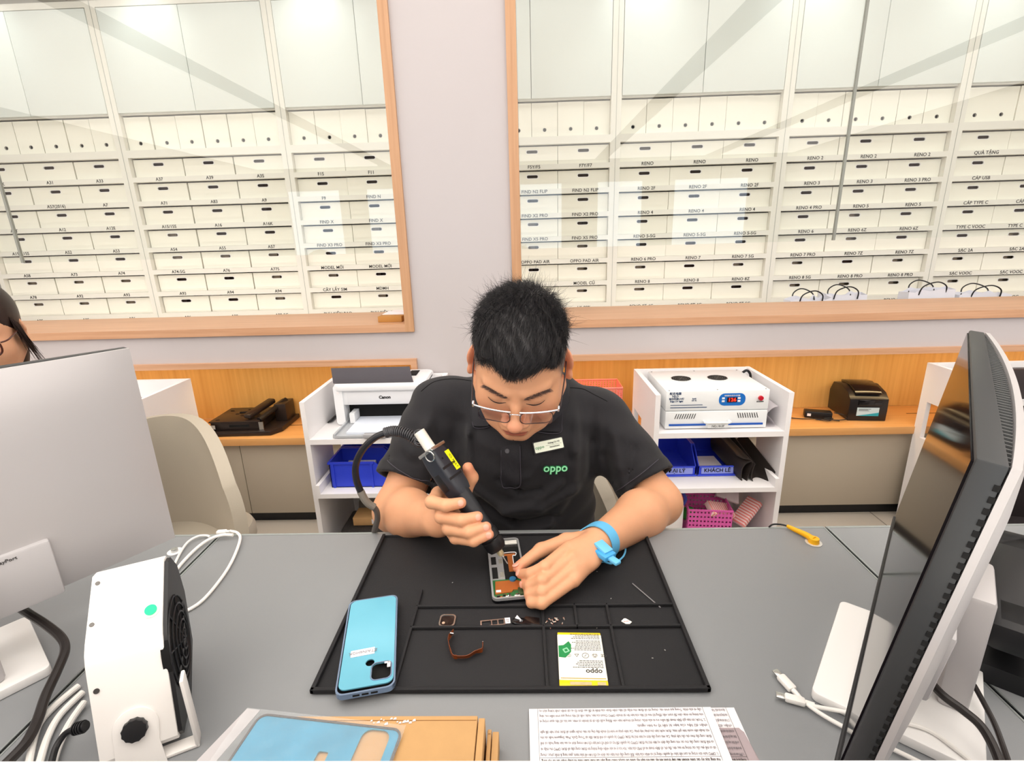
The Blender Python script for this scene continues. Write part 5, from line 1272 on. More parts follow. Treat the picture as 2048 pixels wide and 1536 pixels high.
def head_groups(c, M, s=1.0):
    """M: 3x3 columns = head axes in world (x right, y back, z up)"""
    c = np.array(c); M = np.array(M)
    w = lambda p: c+s*(M@np.array(p, float))
    E = lambda p, r, A=None: Ell(w(p), np.array(r)*s, M if A is None else M@A)
    K = lambda a, b, ra, rb=None: Cap(w(a), w(b), ra*s, (ra if rb is None else rb)*s)
    mir = lambda f: [f(-1), f(1)]
    skull = [E((0, .014, .036), (.078, .096, .083)), E((0, -.022, -.008), (.069, .066, .085)), E((0, -.022, -.062), (.060, .060, .044)),
             K((-.009, -.068, -.098), (.009, -.068, -.098), .0190)]
    skull += mir(lambda q: K((q*.063, .0, -.045), (q*.037, -.046, -.084), .021, .019))
    skull += mir(lambda q: E((q*.045, -.052, -.028), (.024, .023, .025)))
    soft = mir(lambda q: K((q*.046, -.066, .022), (q*.014, -.083, .018), .0085, .0080))
    soft += [K((0, -.082, .016), (0, -.092, -.008), .0078, .0070), K((0, -.092, -.008), (0, -.107, -.034), .0070, .0105), E((0, -.108, -.037), (.0135, .0120, .0110))]
    soft += mir(lambda q: E((q*.0165, -.096, -.041), (.0088, .0105, .0082)))
    soft += [E((0, -.084, -.068), (.026, .014, .018))]
    lips = Grp(mir(lambda q: K((q*.021, -.0855, -.0695), (q*.006, -.0955, -.0635), .0026, .0046)), .004, .003)
    lips2 = Grp([K((-.013, -.0905, -.0755), (.013, -.0905, -.0755), .0050)]+mir(lambda q: K((q*.021, -.0860, -.0715), (q*.012, -.0905, -.0750), .0022, .0045)), .004, .003)
    eyes = Grp(mir(lambda q: E((q*.031, -.0715, .001), (.0160, .0135, .0130))), .004, .004)
    cuts = [(E((q*.032, -.094, .004), (.017, .010, .009)), .010) for q in (-1, 1)]
    cuts += [(E((q*.0065, -.104, -.0475), (.0028, .004, .003)), .002) for q in (-1, 1)]
    g1 = Grp(skull+soft, .012, .012, cuts)
    gs = [Grp(skull, .026, .012), Grp(soft, .007, .009)]
    gs[0].cuts = cuts[:2]; 
    ears = []
    for q in (-1, 1):
        a = .62*q; Re = np.array([[math.cos(a), -math.sin(a), 0], [math.sin(a), math.cos(a), 0], [0, 0, 1]])
        a2 = -.18; Rt = np.array([[1, 0, 0], [0, math.cos(a2), -math.sin(a2)], [0, math.sin(a2), math.cos(a2)]])
        A_ = Re@Rt
        cc = lambda d: np.array((q*.0830, .012, -.002))+A_@np.array(d)
        ears.append(Grp([Ell(w(cc((q*.002, .004, .006))), np.array((.0058, .0185, .0235))*s, M@A_), Ell(w(cc((0, -.004, -.022))), np.array((.0055, .0085, .011))*s, M@A_)], .006, .006,
                    [(Ell(w(cc((q*.0075, .001, .008))), np.array((.0055, .0115, .0175))*s, M@A_), .003)]))
    return gs+[eyes, lips, lips2]+ears
def skin_mat(name, base):
    m = bpy.data.materials.new(name); m.use_nodes = True; nt = m.node_tree; n = nt.nodes; L = nt.links; b = n['Principled BSDF']
    at = n.new('ShaderNodeAttribute'); at.attribute_name = 'Tone'
    no = n.new('ShaderNodeTexNoise'); no.inputs['Scale'].default_value = 45; no.inputs['Detail'].default_value = 4
    tc = n.new('ShaderNodeTexCoord'); L.new(tc.outputs['Object'], no.inputs['Vector'])
    mr = n.new('ShaderNodeMapRange'); mr.inputs['To Min'].default_value = .93; mr.inputs['To Max'].default_value = 1.06; L.new(no.outputs['Fac'], mr.inputs['Value'])
    mx = n.new('ShaderNodeMix'); mx.data_type = 'RGBA'; mx.blend_type = 'MULTIPLY'; mx.inputs['Factor'].default_value = 1
    L.new(at.outputs['Color'], mx.inputs['A']); L.new(mr.outputs[0], mx.inputs['B']); L.new(mx.outputs['Result'], b.inputs['Base Color'])
    b.inputs['Roughness'].default_value = .48; b.inputs['Subsurface Weight'].default_value = .18; b.inputs['Subsurface Scale'].default_value = .006
    b.inputs['Subsurface Radius'].default_value = (1, .4, .25); b.inputs['Specular IOR Level'].default_value = .4
    nb = n.new('ShaderNodeTexNoise'); nb.inputs['Scale'].default_value = 420; L.new(tc.outputs['Object'], nb.inputs['Vector'])
    bp = n.new('ShaderNodeBump'); bp.inputs['Strength'].default_value = .12; bp.inputs['Distance'].default_value = .001
    L.new(nb.outputs['Fac'], bp.inputs['Height']); L.new(bp.outputs['Normal'], b.inputs['Normal'])
    return m
def strands(name, roots, dirs, lens, width, m, parent, bend=None, seg=3, seed=1):
    """thin tapered three-sided hairs in one mesh"""
    rr = np.random.RandomState(seed); n = len(roots); t = np.linspace(0, 1, seg+1)
    dirs = dirs/np.linalg.norm(dirs, axis=1)[:, None]; bend = np.zeros((n, 3)) if bend is None else bend
    pts = roots[:, None]+dirs[:, None]*(lens[:, None, None]*t[None, :, None])+bend[:, None]*(lens[:, None, None]*(t**2)[None, :, None])
    a = np.cross(dirs, rr.normal(size=(n, 3))); a /= np.linalg.norm(a, axis=1)[:, None]; b = np.cross(dirs, a)
    wd = width*(1-.85*t)*.5; V = []
    for k in range(3):
        an = 2*PI*k/3; V.append(pts+(a*math.cos(an)+b*math.sin(an))[:, None]*wd[None, :, None])
    V = np.stack(V, 2).reshape(-1, 3)          # n, seg+1, 3
    base = (np.arange(n)*(seg+1)*3)[:, None]; F = []
    for s_ in range(seg):
        for k in range(3):
            k2 = (k+1) % 3; F.append(base+np.array([s_*3+k, s_*3+k2, (s_+1)*3+k2, (s_+1)*3+k]))
    F = np.concatenate(F); me = bpy.data.meshes.new(name); me.vertices.add(len(V)); me.vertices.foreach_set('co', V.astype(np.float32).ravel())
    me.loops.add(len(F)*4); me.loops.foreach_set('vertex_index', F.astype(np.int32).ravel()); me.polygons.add(len(F))
    me.polygons.foreach_set('loop_start', np.arange(0, len(F)*4, 4, dtype=np.int32)); me.polygons.foreach_set('loop_total', np.full(len(F), 4, np.int32))
    me.update(calc_edges=True); me.polygons.foreach_set('use_smooth', [True]*len(me.polygons)); me.update()
    return link(name, me, m, parent)
# ================================================================== THE TECHNICIAN
def v3(p): return np.array(p, float)
# head pose
HC = v3((-.0097, .860, 1.0740)); HP, HYAW, HR, HS = .53, -.087, .080, 1.0
def mrot(ax, a): return np.array(Matrix.Rotation(a, 3, ax))
HM = mrot('Z', HYAW)@mrot('X', HP)@mrot('Y', HR)       # columns: right, back, up
def hw(p): return HC+HS*(HM@v3(p))
# limbs (world metres)
shA, elA, wrA = v3((-.195, 1.075, .925)), v3((-.272, .925, .755)), v3((-.156, .782, .818))
shB, elB, wrB = v3((.168, 1.065, .893)), v3((.268, .938, .757)), v3((.118, .752, .789))
def lerp(a, b, t): return a+(b-a)*t
torso = Grp([Ell((0, 1.12, .50), (.165, .13, .12)), Ell((0, 1.06, .66), (.145, .098, .15)), Ell((.0, 1.05, .83), (.160, .095, .14)),
             Cap((-.15, 1.085, .925), (.13, 1.085, .90), .050), Cap((0, 1.07, .95), (0, 1.03, 1.0), .06, .055)], .05, .03)
neck = Grp([Cap((0, 1.05, .95), hw((0, .030, -.055)), .060, .054), Cap((0, 1.03, .98), hw((0, -.005, -.075)), .050, .042)], .02, .022)
armA = Grp([Cap(shA, elA, .050, .042), Cap(elA, lerp(elA, wrA, .35), .042, .044), Cap(lerp(elA, wrA, .35), wrA, .044, .0275)], .022, .02)
armB = Grp([Cap(shB, elB, .050, .042), Cap(elB, lerp(elB, wrB, .35), .042, .044), Cap(lerp(elB, wrB, .35), wrB, .044, .0270)], .022, .02)
# hand A (holds the driver): knuckles left, fingers wrap to the right in front of the shaft
A_f = [[(-.154, .786, .866), (-.158, .744, .874), (-.132, .727, .877), (-.108, .731, .879)],
       [(-.148, .778, .849), (-.142, .735, .852), (-.106, .718, .855), (-.082, .726, .856)],
       [(-.142, .770, .832), (-.130, .728, .834), (-.094, .710, .838), (-.068, .717, .843)],
       [(-.138, .764, .816), (-.120, .727, .817), (-.088, .707, .824), (-.063, .711, .833)]]
A_r = [(.0122, .0108, .0101, .0088), (.0125, .0112, .0103, .0090), (.0120, .0106, .0098, .0085), (.0112, .0096, .0088, .0076)]
hA = [finger(p, r, .004, .0035) for p, r in zip(A_f, A_r)]
palmA = Grp([Cap(wrA, p[0], .024, .0130) for p in A_f]+[Ell((-.138, .785, .838), (.018, .020, .028))], .009, .010)
thA = finger([(-.140, .795, .828), (-.112, .806, .858), (-.098, .808, .885), (-.103, .803, .906)], (.017, .0125, .0112, .0095), .006, .010)
# hand B (pinches a small part)
B_f = [[(.064, .714, .804), (.024, .668, .803), (.002, .671, .789), (-.014, .688, .776)],
       [(.067, .695, .800), (.019, .651, .792), (.001, .658, .777), (-.008, .674, .768)],
       [(.068, .678, .792), (.018, .639, .781), (.000, .649, .769), (-.003, .664, .763)],
       [(.067, .663, .783), (.017, .627, .771), (.002, .637, .764), (-.001, .652, .761)]]
B_r = [(.0112, .0098, .0088, .0075), (.0112, .0100, .0090, .0076), (.0108, .0094, .0086, .0072), (.0100, .0086, .0078, .0066)]
hB = [finger(p, r, .0035, .0025) for p, r in zip(B_f, B_r)]
palmB = Grp([Cap(wrB, p[0], .023, .0112) for p in B_f]+[Ell((.092, .718, .787), (.026, .034, .015))], .007, .009)
thB = finger([(.108, .762, .786), (.064, .760, .787), (.020, .738, .785), (-.019, .706, .775)], (.019, .0128, .0112, .0082), .006, .010)
HG = head_groups(HC, HM, HS)
legs = [Grp([Cap((q*.09, 1.10, .50), (q*.12, .98, .50), .085, .075)], .02, .03) for q in (-1, 1)]
groups = [torso, neck, armA, armB, palmA]+hA+[thA, palmB]+hB+[thB]+HG+legs
body_me = sdf_mesh('body', groups, .0021)
taubin(body_me, 2)
# ---- skin tone by place on the body (lips, lids, nails, shaved temples)
V = verts_np(body_me).astype(float); L = ((V-HC)@HM)/HS
base = np.array(lin('#dca27c')[:3]); T_ = np.tile(base, (len(V), 1))
def mixin(mask, col, amt):
    w_ = np.clip(mask, 0, 1)[:, None]*amt; T_[:] = T_*(1-w_)+np.array(lin(col)[:3])*w_
def gss(c, r): return np.exp(-(((L-v3(c))/v3(r))**2).sum(1))
head_on = np.linalg.norm(V-HC, axis=1) < .19
for q in (-1, 1):
    mixin(gss((q*.045, -.07, -.035), (.022, .03, .022)), '#d98a6c', .55)
    mixin(gss((q*.080, .01, .0), (.02, .03, .035))*head_on, '#cf7a5c', .65)
    mixin(gss((q*.031, -.085, .012), (.020, .02, .006)), '#bf8260', .5)
mixin(gss((0, -.112, -.036), (.016, .02, .014)), '#dd8c72', .55)
lipm = ((np.abs(L[:, 0]) < .0225) & (L[:, 1] < -.080) & (L[:, 2] < -.0605) & (L[:, 2] > -.0800)).astype(float)
sh_up = -.0600-.0100*(np.abs(L[:, 0])/.0225)**1.3+.0018*np.exp(-(L[:, 0]/.003)**2)*-1
sh_lo = -.0805+.0105*(np.abs(L[:, 0])/.0225)**2
lm = lipm*(L[:, 2] < sh_up)*(L[:, 2] > sh_lo); mixin(lm, '#b5604f', .85)
mixin(lipm*np.exp(-((L[:, 2]+.0700-.0005)/.0009)**2)*(np.abs(L[:, 0]) < .0215), '#5f2f28', .8)
# hair-bearing scalp is darker
zl = np.interp(L[:, 1], [-.100, -.085, -.070, -.055, -.040, -.028, -.012, 0, .018, .032, .06, .1], [.060, .064, .074, .052, .028, -.002, -.010, .026, .024, -.012, -.055, -.06])
scalp = head_on*(1/(1+np.exp(-(L[:, 2]-zl)/.005)))
mixin(scalp*(np.abs(L[:, 0]) < .081), '#2e2a2c', .93)
Hd = (V[:, 1] < .80) & (V[:, 2] < .92)
for F_ in (A_f, B_f):
    for p in F_: mixin(np.exp(-(np.linalg.norm(V-v3(p[-1]), axis=1)/.011)**2), '#e2876e', .45)
for p in ((-.020, .703, .774), (-.103, .803, .906)): mixin(np.exp(-(np.linalg.norm(V-v3(p), axis=1)/.014)**2), '#e2826a', .5)
color_attr(body_me, T_)
man = thing('person', 'man in black polo shirt and glasses bent over the opened phone on the black mat', 'person', T(0, 1.08, 0))
MW = man.matrix_basis.inverted()
def wlink(name, me, m, parent, move=True):
    if move: me.transform(MW)
    return link(name, me, m, parent)
M_skin = skin_mat('skin', None)
bodyo = wlink('body', body_me, M_skin, man); body_bvh = None
def bvh_of(me, Mx=None):
    vs = [v.co.copy() for v in me.vertices]; return BVHTree.FromPolygons(vs, [tuple(p.vertices) for p in me.polygons])
# nails
M_nail = mat('nail', '#e8a690', .25, coat=.4)
# ---- polo shirt
shirt = Grp([Ell((0, 1.12, .52), (.175, .140, .13)), Ell((-.005, 1.055, .68), (.160, .120, .15)), Ell((-.005, 1.045, .83), (.172, .117, .13)),
             Cap((-.150, 1.085, .93), (.138, 1.085, .900), .060), Cap((-.05, 1.075, .965), (.055, 1.075, .955), .050), Cap((0, 1.04, .93), (0, 1.01, .96), .075, .066)], .05, .03)
def sleeve(sh, el, t1, r0, r1):
    d = (el-sh)/np.linalg.norm(el-sh); e = lerp(sh, el, t1); return Grp([Cap(sh, lerp(sh, el, t1+.25), r0, r1)], .02, .035, halves=[Half(e, d)]), (Cap(lerp(sh, el, t1-.12), lerp(sh, el, t1+.5), r1-.010, r1-.002), .002)
sA, cutA = sleeve(shA, elA, .74, .066, .067); sB, cutB = sleeve(shB, elB, .78, .061, .065)
HEMS = [(lerp(shA, elA, .74), (elA-shA)/np.linalg.norm(elA-shA), 0), (lerp(shB, elB, .78), (elB-shB)/np.linalg.norm(elB-shB), 0)]
neckcut = Cap(hw((0, .025, -.05)), (0, 1.035, .985), .066, .058)
FOLDS = []
def fold(pts, Y, amp, w):   # crease drawn on the front of the cloth
    q = [np.array(PY(u_, v_, Y)) for u_, v_ in pts]
    for a, b_ in zip(q, q[1:]): FOLDS.append((a, b_, amp, w))
for pts, amp, w in (([(1195, 830), (1190, 900), (1185, 960)], -.010, .010), ([(1160, 830), (1150, 900), (1145, 980)], .004, .012), ([(1120, 960), (1060, 1000), (1010, 1010)], .006, .009),
    ([(950, 975), (1010, 1012), (1080, 1005), (1150, 975)], .006, .012), ([(960, 1005), (1030, 1040), (1110, 1030)], -.005, .009), ([(890, 800), (905, 880), (915, 940)], -.004, .010),
    ([(860, 790), (850, 860), (855, 920)], .005, .012), ([(870, 860), (880, 920), (870, 960)], -.006, .009), ([(800, 880), (830, 900), (860, 930)], .004, .010), ([(780, 920), (820, 945), (870, 955)], -.004, .009),
    ([(1230, 880), (1235, 930), (1250, 970)], .005, .010), ([(1215, 860), (1212, 920), (1225, 970)], -.006, .008), ([(1270, 900), (1250, 950), (1240, 985)], -.004, .009), ([(925, 800), (935, 870), (940, 930)], .004, .010),
    ([(1090, 900), (1060, 940), (1030, 950)], .003, .008), ([(1000, 950), (1040, 975), (1080, 970)], -.004, .008), ([(1130, 1000), (1100, 1040), (1060, 1055)], .004, .009), ([(900, 960), (930, 1000), (960, 1020)], -.004, .010)):
    fold(pts, .955, amp, w)
def cloth_post(P, D):
    x, y, z = P[:, 0], P[:, 1], P[:, 2]
    D = D+.0016*np.sin(38*x+9*np.sin(14*z)+20*y)*np.sin(16*z+3)+.0010*np.sin(70*z+30*x)
    for e_, d_, c_ in HEMS:
        t = (P-e_)@d_; m_ = np.linalg.norm(P-e_, axis=1) < .11; D = D-.0022*m_/(1+np.exp(-(t+.024)/.0015))
    for a, b_, amp, w in FOLDS:
        amp *= 2.3 if abs(a_[0] if False else a[0]) < .15 else 1.2
        ab = b_-a; t = np.clip(((P-a)@ab)/(ab@ab), 0, 1); q = P-a-t[:, None]*ab; q[:, 1] *= .25
        D = D-amp*np.exp(-(q*q).sum(1)/(w*w))
    return D
shirt_me = sdf_mesh('shirt', [shirt, sA, sB], .0035, post=cloth_post, cuts=[cutA, cutB, (neckcut, .006)])
taubin(shirt_me, 2)
M_shirt = mat('polo_black', '#17161b', .82, var=.10, scale=30, bump=.35, bscale=1400, sheen=.08)
shirt_bvh = bvh_of(shirt_me)
shirt_o = wlink('shirt', shirt_me, M_shirt, man)
def on_shirt(u_, v_, off=.0008):
    r = ray(u_, v_); hit = shirt_bvh.ray_cast(CAM, r)
    if hit[0] is None: return PY(u_, v_, .93), Vector((0, -1, 0))
    n = hit[1]; n = -n if n.dot(r) > 0 else n
    return hit[0]+n*off, n
def onto(name, poly_px, thick, m, parent, off=.0010, sub=10):
    """cloth piece with pixel-measured corners (4), laid on the shirt as a thin solid"""
    bb = bmesh.new(); a, b_, c, d = [Vector((p[0], p[1])) for p in poly_px]; rows = []
    for i in range(sub+1):
        r_ = []
        for j in range(sub+1):
            u_, v_ = i/sub, j/sub; q = (a*(1-u_)+b_*u_)*(1-v_)+(d*(1-u_)+c*u_)*v_; p, n = on_shirt(q.x, q.y, off); r_.append(bb.verts.new(p))
        rows.append(r_)
    for r1, r2 in zip(rows, rows[1:]):
        for j in range(sub): bb.faces.new((r1[j], r1[j+1], r2[j+1], r2[j]))
    bmesh.ops.smooth_vert(bb, verts=bb.verts, factor=.5, use_axis_x=True, use_axis_y=True, use_axis_z=True)
    bmesh.ops.recalc_face_normals(bb, faces=bb.faces); bmesh.ops.solidify(bb, geom=bb.faces, thickness=thick)
    bmesh.ops.transform(bb, matrix=MW, verts=bb.verts); return MB().merge(bb).build(name, m, parent, 60)
M_shirt2 = mat('polo_trim', '#1b1a20', .75, var=.06, bump=.25, bscale=900)
onto('placket', [(1001, 893), (1040, 886), (1040, 968), (1004, 972)], .0016, M_shirt2, shirt_o, .0022)
for bp in ((1015, 902),):
    p, n = on_shirt(*bp, .003); MB().cyl(p, p+n*.0016, .0045, n=20).build('button', mat('button_dark', '#3a3840', .3), shirt_o, W=False).matrix_basis = MW
    for du in (-.0012, .0012): pass
# collar: standing band folded outwards round the neck
bb = bmesh.new(); rows = []; NC = Vector((-.004, 1.015, .985)); 
cu_top = []
for i in range(33):
    t = i/32; an = -PI*.5+2*PI*t
    if t < .045 or t > .955: continue
    x = .072*math.sin(an+PI*.5)*-1; 
    rx, ry = .073, .070
    ax_ = math.sin(2*PI*t); ay_ = -math.cos(2*PI*t)        # t=0 front (towards -y)
    top = NC+Vector((rx*ax_, ry*ay_, .020+.030*(ay_+1)/2-.012*(1-ay_)/2))
    flare = .016+.014*(1-ay_)/2; drop = .034+.030*max(0, -ay_)**2
    low = top+Vector((ax_*flare, ay_*flare*1.2, -drop))
    mid = (top+low)/2+Vector((ax_*.006, ay_*.006, .006))
    rows.append([bb.verts.new(q_) for q_ in (top+Vector((-ax_*.003, -ay_*.003, -.016)), top, mid, low)])
for a, c in zip(rows, rows[1:]):
    for k in range(3): bb.faces.new((a[k], a[k+1], c[k+1], c[k]))
bmesh.ops.recalc_face_normals(bb, faces=bb.faces); bmesh.ops.subdivide_edges(bb, edges=bb.edges, cuts=1, use_grid_fill=True)
bmesh.ops.solidify(bb, geom=bb.faces, thickness=.0022); bmesh.ops.transform(bb, matrix=MW, verts=bb.verts)
MB().merge(bb).build('collar', M_shirt2, shirt_o, 60)
for k_, cor in enumerate(([(945, 790), (978, 800), (982, 853), (945, 856)], [(1090, 800), (1124, 800), (1121, 866), (1066, 862)])):
    onto('collar_tip', cor, .0022, M_shirt2, shirt_o, .0045)
# shoulder seams
def seam(pts, r=.0009):
    q = []
    P_ = catmull([Vector((a, b_, 0)) for a, b_ in pts], 8)
    for p in P_: q.append(MW @ on_shirt(p.x, p.y, .0004)[0])
    MB().tube(q, r, 6, smooth=False).build('seam', mat('seam_black', '#0e0d10', .9), shirt_o)
seam([(842, 783), (868, 764), (905, 758), (945, 762)]); seam([(1136, 775), (1165, 778), (1190, 790), (1215, 803)])
def seam2(pts): 
    q = [MW @ on_shirt(p.x, p.y, .0030)[0] for p in catmull([Vector((a, b_, 0)) for a, b_ in pts], 6)]
    MB().tube(q, .00075, 6, smooth=False).build('stitching', mat('stitch_grey', '#47444e', .8), shirt_o)
for pts_ in ([(1003, 900), (1003, 935), (1005, 972), (1022, 974), (1040, 969), (1041, 930), (1040, 892)], [(946, 815), (946, 835), (947, 855), (965, 857), (981, 853)], [(1123, 822), (1122, 845), (1120, 865), (1095, 867), (1070, 862)],
    [(1316, 920), (1290, 942), (1260, 965), (1232, 983)], [(776, 922), (800, 942), (835, 958), (872, 963)]): seam2(pts_)
# embroidered word on the chest
def lay_text(name, s_, size, u_, v_, rot, m, parent, off=.0006, ext=.0005, bold=0., space=1.0):
    me = text_mesh(s_, size, ext, 'CENTER', bold, space).copy(); p0, n0 = on_shirt(u_, v_, off)
    # local frame: x to the right, y up the cloth, z = normal
    z = (n0*.6+Vector((0, -.85, .5))*.4).normalized(); x = (Vector((1, 0, 0))-z*z.x).normalized(); y = z.cross(x); x2 = x*math.cos(rot)+y*math.sin(rot); y2 = z.cross(x2)
    K_ = Matrix((x2, y2, z)).transposed().to_4x4(); K_.translation = p0
    for v in me.vertices:
        q = K_ @ v.co; hit = shirt_bvh.ray_cast(q+z*.03, -z)
        if hit[0] is not None: q = hit[0]+z*(off+v.co.z+ext)
        v.co = MW @ q
    return link(name, me, m, parent), K_
lay_text('chest_logo', 'oppo', .0235, 1111, 936, -.04, mat('logo_green_glow', '#0d7a42', .5), shirt_o, .0003, bold=.0016, space=1.02)
lay_text('chest_logo', 'oppo', .0235, 1111, 936, -.04, mat('logo_white_green', '#a6f5c4', .5), shirt_o, .0013, bold=.0002, space=1.02)
# name badge
p0, n0 = on_shirt(1096, 890, .004); z = (n0+Vector((0, -1.2, .7))).normalized(); x = (PY(1129, 878, p0.y)-PY(1063, 892, p0.y)).normalized(); x = (x-z*x.dot(z)).normalized(); y = z.cross(x)
K_ = Matrix((x, y, z)).transposed().to_4x4(); K_.translation = p0
bg = MB().prism(rrect(.058, .0205, .002), 0, .0022, MW @ K_ @ T(0, 0, .001)).build('name_badge', mat('badge_white', '#eef6e4', .3), man)
MB().prism(rrect(.0615, .024, .002), -.0006, .0012, MW @ K_ @ T(0, 0, .001)).build('badge_backing', M_black, bg)
def btext(s_, size, x_, y_, m, bold=0.):
    o = text('badge_text', s_, size, MW @ K_ @ T(x_, y_, .0035), m, bg, ext=.0001, bold=bold)
btext('oppo', .0088, -.0185, -.0005, mat('badge_green', '#1f8a4c', .5)); btext('Hoàng Cơ Vũ', .0042, .011, .0042, M_inkb, .0001); btext('TECHNICIAN', .0034, .011, -.0042, M_inkb, .0001)
MB().box(-.006, .026, -.0003, .0001, .0032, .0034, MW @ K_).build('badge_line', M_ink, bg)
# trousers
tr = sdf_mesh('trousers', [Grp([Ell((0, 1.13, .47), (.18, .15, .10)), Cap((-.09, 1.10, .50), (-.14, .82, .52), .09, .07), Cap((.09, 1.10, .50), (.14, .82, .52), .09, .07), Cap((-.14, .82, .52), (-.13, .86, .10), .065, .045), Cap((.14, .82, .52), (.13, .86, .10), .065, .045)], .03, .02)], .008)
wlink('trousers', tr, mat('trousers_dark', '#1e1e22', .85, bump=.2), man)
for q in (-1, 1): MB().box(-.04, .04, -.16, .08, 0, .07, MW @ T(q*.13, .86, .002), bev=.02).build('shoe', M_black, man)

# ---- hair: dark cap plus strands
cap_prims = Grp([Ell(hw((0, .016, .040)), np.array((.0785, .0985, .0870))*HS, HM), Ell(hw((0, -.012, .056)), np.array((.068, .083, .066))*HS, HM)], .02, .01)
def cap_post(P, D):
    l = ((P-HC)@HM)/HS; x = l[:, 0]; y = l[:, 1]; z = l[:, 2]
    line = np.interp(y, [-.100, -.085, -.070, -.055, -.040, -.028, -.012, 0, .018, .032, .06, .1], [.060, .064, .074, .056, .034, .004, -.004, .030, .028, -.008, -.050, -.055])
    line = line+.006*(1-np.clip(np.abs(x)/.05, 0, 1))*0
    side = np.clip((z-.03)/.05, 0, 1)                      # fuller towards the top
    D = D+.0075*(1-side)                                    # shrink on the shaved sides
    D = D+.0016*np.sin(190*x+60*y+40*z)*np.sin(150*y+70*x)*side-.0015*side
    return np.maximum(D, (line-z)*HS*.8+.002)
cap_me = sdf_mesh('hair', [cap_prims], .0022, post=cap_post)
taubin(cap_me, 1)
M_hair = mat('hair_black', '#1a181b', .45, var=.25, scale=60, spec=.55)
CVt = verts_np(cap_me).astype(float); nn = np.empty(len(cap_me.vertices)*3, np.float32); cap_me.vertex_normals.foreach_get('vector', nn); nn = nn.reshape(-1, 3).astype(float)
hair_o = wlink('hair', cap_me, M_hair, man)
rs = np.random.RandomState(3)
Lc = ((CVt-HC)@HM)/HS; Nl = nn@HM
surf = (Nl*Lc).sum(1) > 0
cand = np.where(surf)[0]; pick = rs.choice(cand, 15000); Lp = Lc[pick]; Np = Nl[pick]
top = np.clip((Lp[:, 2]-.035)/.05, 0, 1)
crown = v3((.025, .055, 0)); rad = Lp-crown; rad[:, 2] = 0; rad /= np.linalg.norm(rad, axis=1)[:, None]+1e-6
flow = rad*np.array([.55, 1, 0])+np.array([-.10, -.75, 0])*(Lp[:, 1] < .05)[:, None]
flow /= np.linalg.norm(flow, axis=1)[:, None]+1e-6
flow = flow-Np*(flow*Np).sum(1)[:, None]; flow /= np.linalg.norm(flow, axis=1)[:, None]+1e-6
down = np.array([0, .1, -1.]); down = down[None]-Np*(Np@down)[:, None]; down /= np.linalg.norm(down, axis=1)[:, None]+1e-6
clump = np.sin(Lp[:, 0]*210+3*np.sin(Lp[:, 1]*90))[:, None]*np.array([.22, 0, .05])
lift = np.interp(Lp[:, 1], [-.10, -.05, .02, .10], [.16, .24, .42, .75])
dl = flow*top[:, None]+down*(1-top)[:, None]*.8+Np*(lift*top+.30*(1-top))[:, None]+clump*top[:, None]+rs.normal(size=Lp.shape)*.13
ln = (.007+.016*top+.006*np.clip(Lp[:, 1]/.1, 0, 1))*rs.uniform(.65, 1.25, len(Lp))*np.interp(Lp[:, 2], [-.06, .0, .03, .06], [.12, .14, .45, 1])
roots = CVt[pick]-nn[pick]*.0012; dw = dl@HM.T
bend = (-Np*.22+flow*.15)@HM.T
moff = np.array(MW.translation)
strands('strands', roots+moff, dw, ln*HS, .00105, M_hair, hair_o, bend, 4, 5)
# stray spikes at the crown
pk = np.where(surf & (Lc[:, 2] > .075) & (Lc[:, 1] > -.02))[0]; pk = rs.choice(pk, 900)
strands('spikes', CVt[pk]+moff, nn[pk]*1.0+rs.normal(size=(900, 3))*.42, rs.uniform(.012, .030, 900), .0007, M_hair, hair_o, rs.normal(size=(900, 3))*.3, 4, 6)
# fringe tips over the forehead
n_f = 1600; fx_ = rs.uniform(-.058, .058, n_f); body_bvh = BVHTree.FromPolygons([Vector(v) for v in V], [tuple(p.vertices) for p in body_me.polygons])
R_, D_, Ln = [], [], []
for x in fx_:
    zc_ = .066+.010*(abs(x)/.055)**1.5+rs.uniform(-.002, .008); o_ = Vector(hw((x, -.16, zc_))); d_ = Vector(HM@v3((0, 1, 0)))
    h_ = body_bvh.ray_cast(o_, d_)
    if h_[0] is None: continue
    R_.append(np.array(h_[0]-d_*.004)); D_.append(HM@v3((-.12+rs.normal()*.18-x*2.0, -.22, -1.0))); Ln.append(rs.uniform(.009, .023)*(1.15-abs(x)*6))
strands('fringe', np.array(R_)+moff, np.array(D_), np.array(Ln), .0013, M_hair, hair_o, None, 3, 8)
